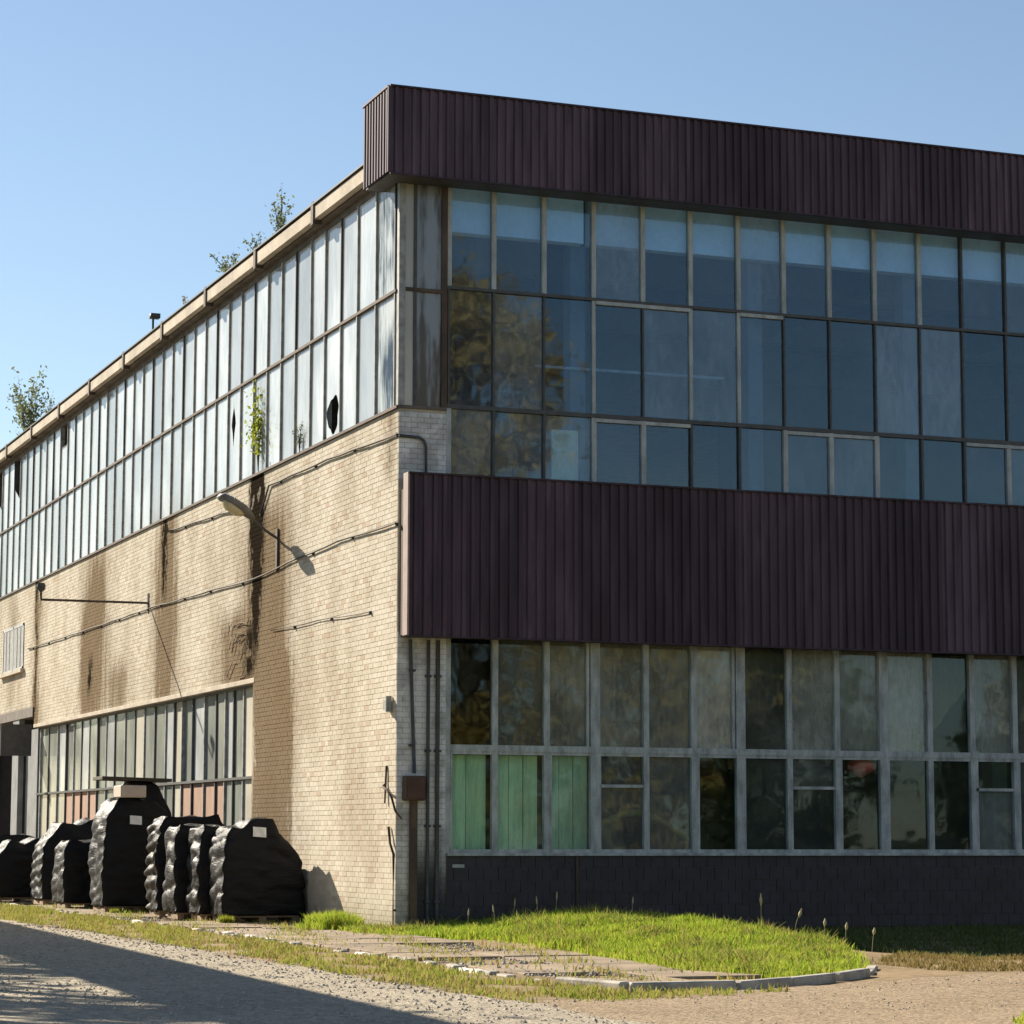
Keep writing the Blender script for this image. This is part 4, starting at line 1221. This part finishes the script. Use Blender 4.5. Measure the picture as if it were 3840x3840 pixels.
# seed stalks standing out of the lawn
st = [(3.45, -8.2), (3.75, -8.7), (4.0, -9.3), (4.15, -9.7), (4.35, -10.2), (.7, -2.0), (1.0, -2.6), (1.5, -2.2), (2.0, -3.0), (1.7, -2.9), (2.9, -4.3)]
ls = ["tallest pale seed stalk against the dark plinth, at the lawn's shaded edge", "leaning pale seed stalk, second in the group at the shaded edge", "pale seed stalk, third in the group at the shaded edge",
      "short pale seed stalk, fourth in the group at the shaded edge", "lowest pale seed stalk, nearest the end of the lit lawn", "thin dry stalk by the brick corner pier", "thin dry stalk left of the plinth seam",
      "dry stalk below the second green board", "dry stalk in front of the rusty pipe stub", "dry stalk between the pipe stub and the second board", "faint dry stalk in the middle of the lawn"]
for q, ((x, y), lb) in enumerate(zip(st, ls)):
    hh = [.66, .5, .42, .4, .36, .4, .42, .45, .5, .45, .38][q]
    zg = float(hz(x, y)); ln = [.0, .16, .02, .04, .05, .02, -.04, .03, .02, -.03, .02][q]
    e = empty("seed_stalk", (x, y, zg)); m = MB(); m.tube([(0, 0, -.02), (ln * .5, 0, hh * .6), (ln, 0, hh)], .005, 5); m.build("stem", M_stalk, e)
    m = MB(); m.tube([(ln * .75, 0, hh * .72), (ln * .9, 0, hh * .85), (ln * 1.1, 0, hh * 1.02)], [.012, .028 if q < 5 else .016, .006], 6); m.build("seed_head", M_stalk, e)
    tag(e, lb, "seed stalk", "dry seed stalks in the lawn")
# tufts at the wall foot
for q, (x, y, hh, lb) in enumerate([(-.55, 1.6, .38, "big grass tuft at the foot of the brick corner"), (-.45, 2.7, .34, "grass tuft at the wall foot next to the pallet shadow"), (-1.85, 5.15, .40, "weed tuft at the foot of the rightmost wrapped stack"),
                                   (-2.4, 12.9, .2, "small weed tuft in front of the tallest wrapped stack")]):
    poly = [(x + .42 * math.cos(a), y + .6 * math.sin(a)) for a in np.linspace(0, 6.28, 12)[:-1]] if q < 2 else [(x + .14 * math.cos(a), y + .16 * math.sin(a)) for a in np.linspace(0, 6.28, 9)[:-1]]
    o = blades("grass_tuft", poly, 2600 if q < 2 else 350, hh * .5, hh, .010, M_grass if q < 2 else M_leaf_lime, 30 + q, .6)
    tag(o, lb, "grass tuft")

# ------------------------------------------------------------------ surroundings outside the frame (cast the road shade, show in the glass)
def tree(loc, hgt, rad, nleaf, mat, label, seed, leaf=.22):
    e = empty("tree", loc); g = random.Random(seed); m = MB()
    m.tube([(0, 0, -.3), (.1, 0, hgt * .25), (0, .15, hgt * .6), (.1, 0, hgt * .88)], [hgt * .022, hgt * .017, hgt * .010, .03], 9)
    cs = []
    for q in range(64):
        t = g.uniform(.12, .98); an = g.uniform(0, 6.28)
        prof = math.sin(math.pi * min(1, max(.12, (t - .08) / .94))) ** .7
        rr = rad * prof * g.uniform(.35, .95)
        p = Vector((math.cos(an) * rr, math.sin(an) * rr, hgt * t))
        m.tube([(0, .05, hgt * max(.2, t - .18)), p * .5 + Vector((0, 0, hgt * (t - .05) * .5)), p], [.07, .05, .02], 6)
        k = rad * g.uniform(.13, .30)
        cs.append((p.x, p.y, p.z, k, k, k * .8, k ** 2))
    m.build("trunk", M_bark, e); leaves_mesh("crown", cs, nleaf, leaf, mat, e, seed, .6)
    tag(e, label, "tree"); return e
tree((10.9, -25.5, -.2), 18.8, 3.7, 24000, M_leaf_autumn, "tall autumn tree across the track, seen mirrored in the first front panes", 41, .13)
tree((19.5, -33, -.2), 11.0, 4.0, 7000, M_leaf_autumn, "rounder autumn tree mirrored low in the front glazing", 42)
tree((33, -48, -.2), 10.0, 4.5, 6000, M_leaf_tree, "dark green tree beyond the track, mirrored in the lower glazing", 43)
tree((44, -46, -.2), 9.0, 4.5, 6000, M_leaf_tree, "dark green tree furthest right across the track", 44)
for q, (x, y, hh, rr) in enumerate([(-15, 74, 17, 5), (-24, 86, 19, 6), (-33, 98, 21, 7), (-21, 108, 15, 6)]):
    tree((x, y, -.2), hh, rr, 6000, M_leaf_tree, ["slim dark tree north of the hall, mirrored in the long window strip", "second dark tree of the row north of the hall", "largest dark tree of the row north of the hall", "lowest dark tree behind the row north of the hall"][q], 50 + q, .3)
for q, (x, y, hh, rr, lb) in enumerate([(-17.0, -9.0, 13, 3.6, "tree left of the road nearest the camera, dappling the gravel"), (-18.5, -1.5, 14.5, 3.8, "second tree left of the road behind the shade slab"),
                                        (-17.5, 6.5, 13.5, 3.6, "third tree left of the road behind the shade slab"), (-19, 15, 15, 4.2, "fourth tree left of the road behind the shade slab"), (-20, -15, 11, 3.2, "lowest tree left of the road")]):
    tree((x, y, -.2), hh, rr, 2600, M_leaf_tree, lb, 61 + q, .17)
nb = empty("shade_caster", (-12.65, 12, -.2), -.0355)  # unseen slab added to cast the straight shadow edge on the road
m = MB(); m.box(-.85, .85, -28, 24, 7.35, 8.0); m.build("shade_slab", M_concrete, nb, bevel=.03)
for q in range(9):
    m = MB(); m.box(-.12, .12, -27.5 + q * 6.4, -27.26 + q * 6.4, 0, 7.35); m.build("post", M_frame_grey, nb)
tag(nb, "added unseen slab on posts left of the road whose shadow edge falls on the gravel", "shade caster")
hs_ = empty("house", (55, -52, -.2), .5)
m = MB(); m.box(-9, 9, -5, 5, 0, 5.5); m._add([(-9, -5, 5.5), (9, -5, 5.5), (9, 5, 5.5), (-9, 5, 5.5), (-9, 0, 9), (9, 0, 9)], [(0, 1, 5, 4), (2, 3, 4, 5), (1, 2, 5), (3, 0, 4)]); m.build("wall", M_curtain, hs_)
tag(hs_, "pale gabled house far across the track, mirrored in the lower panes", "house")
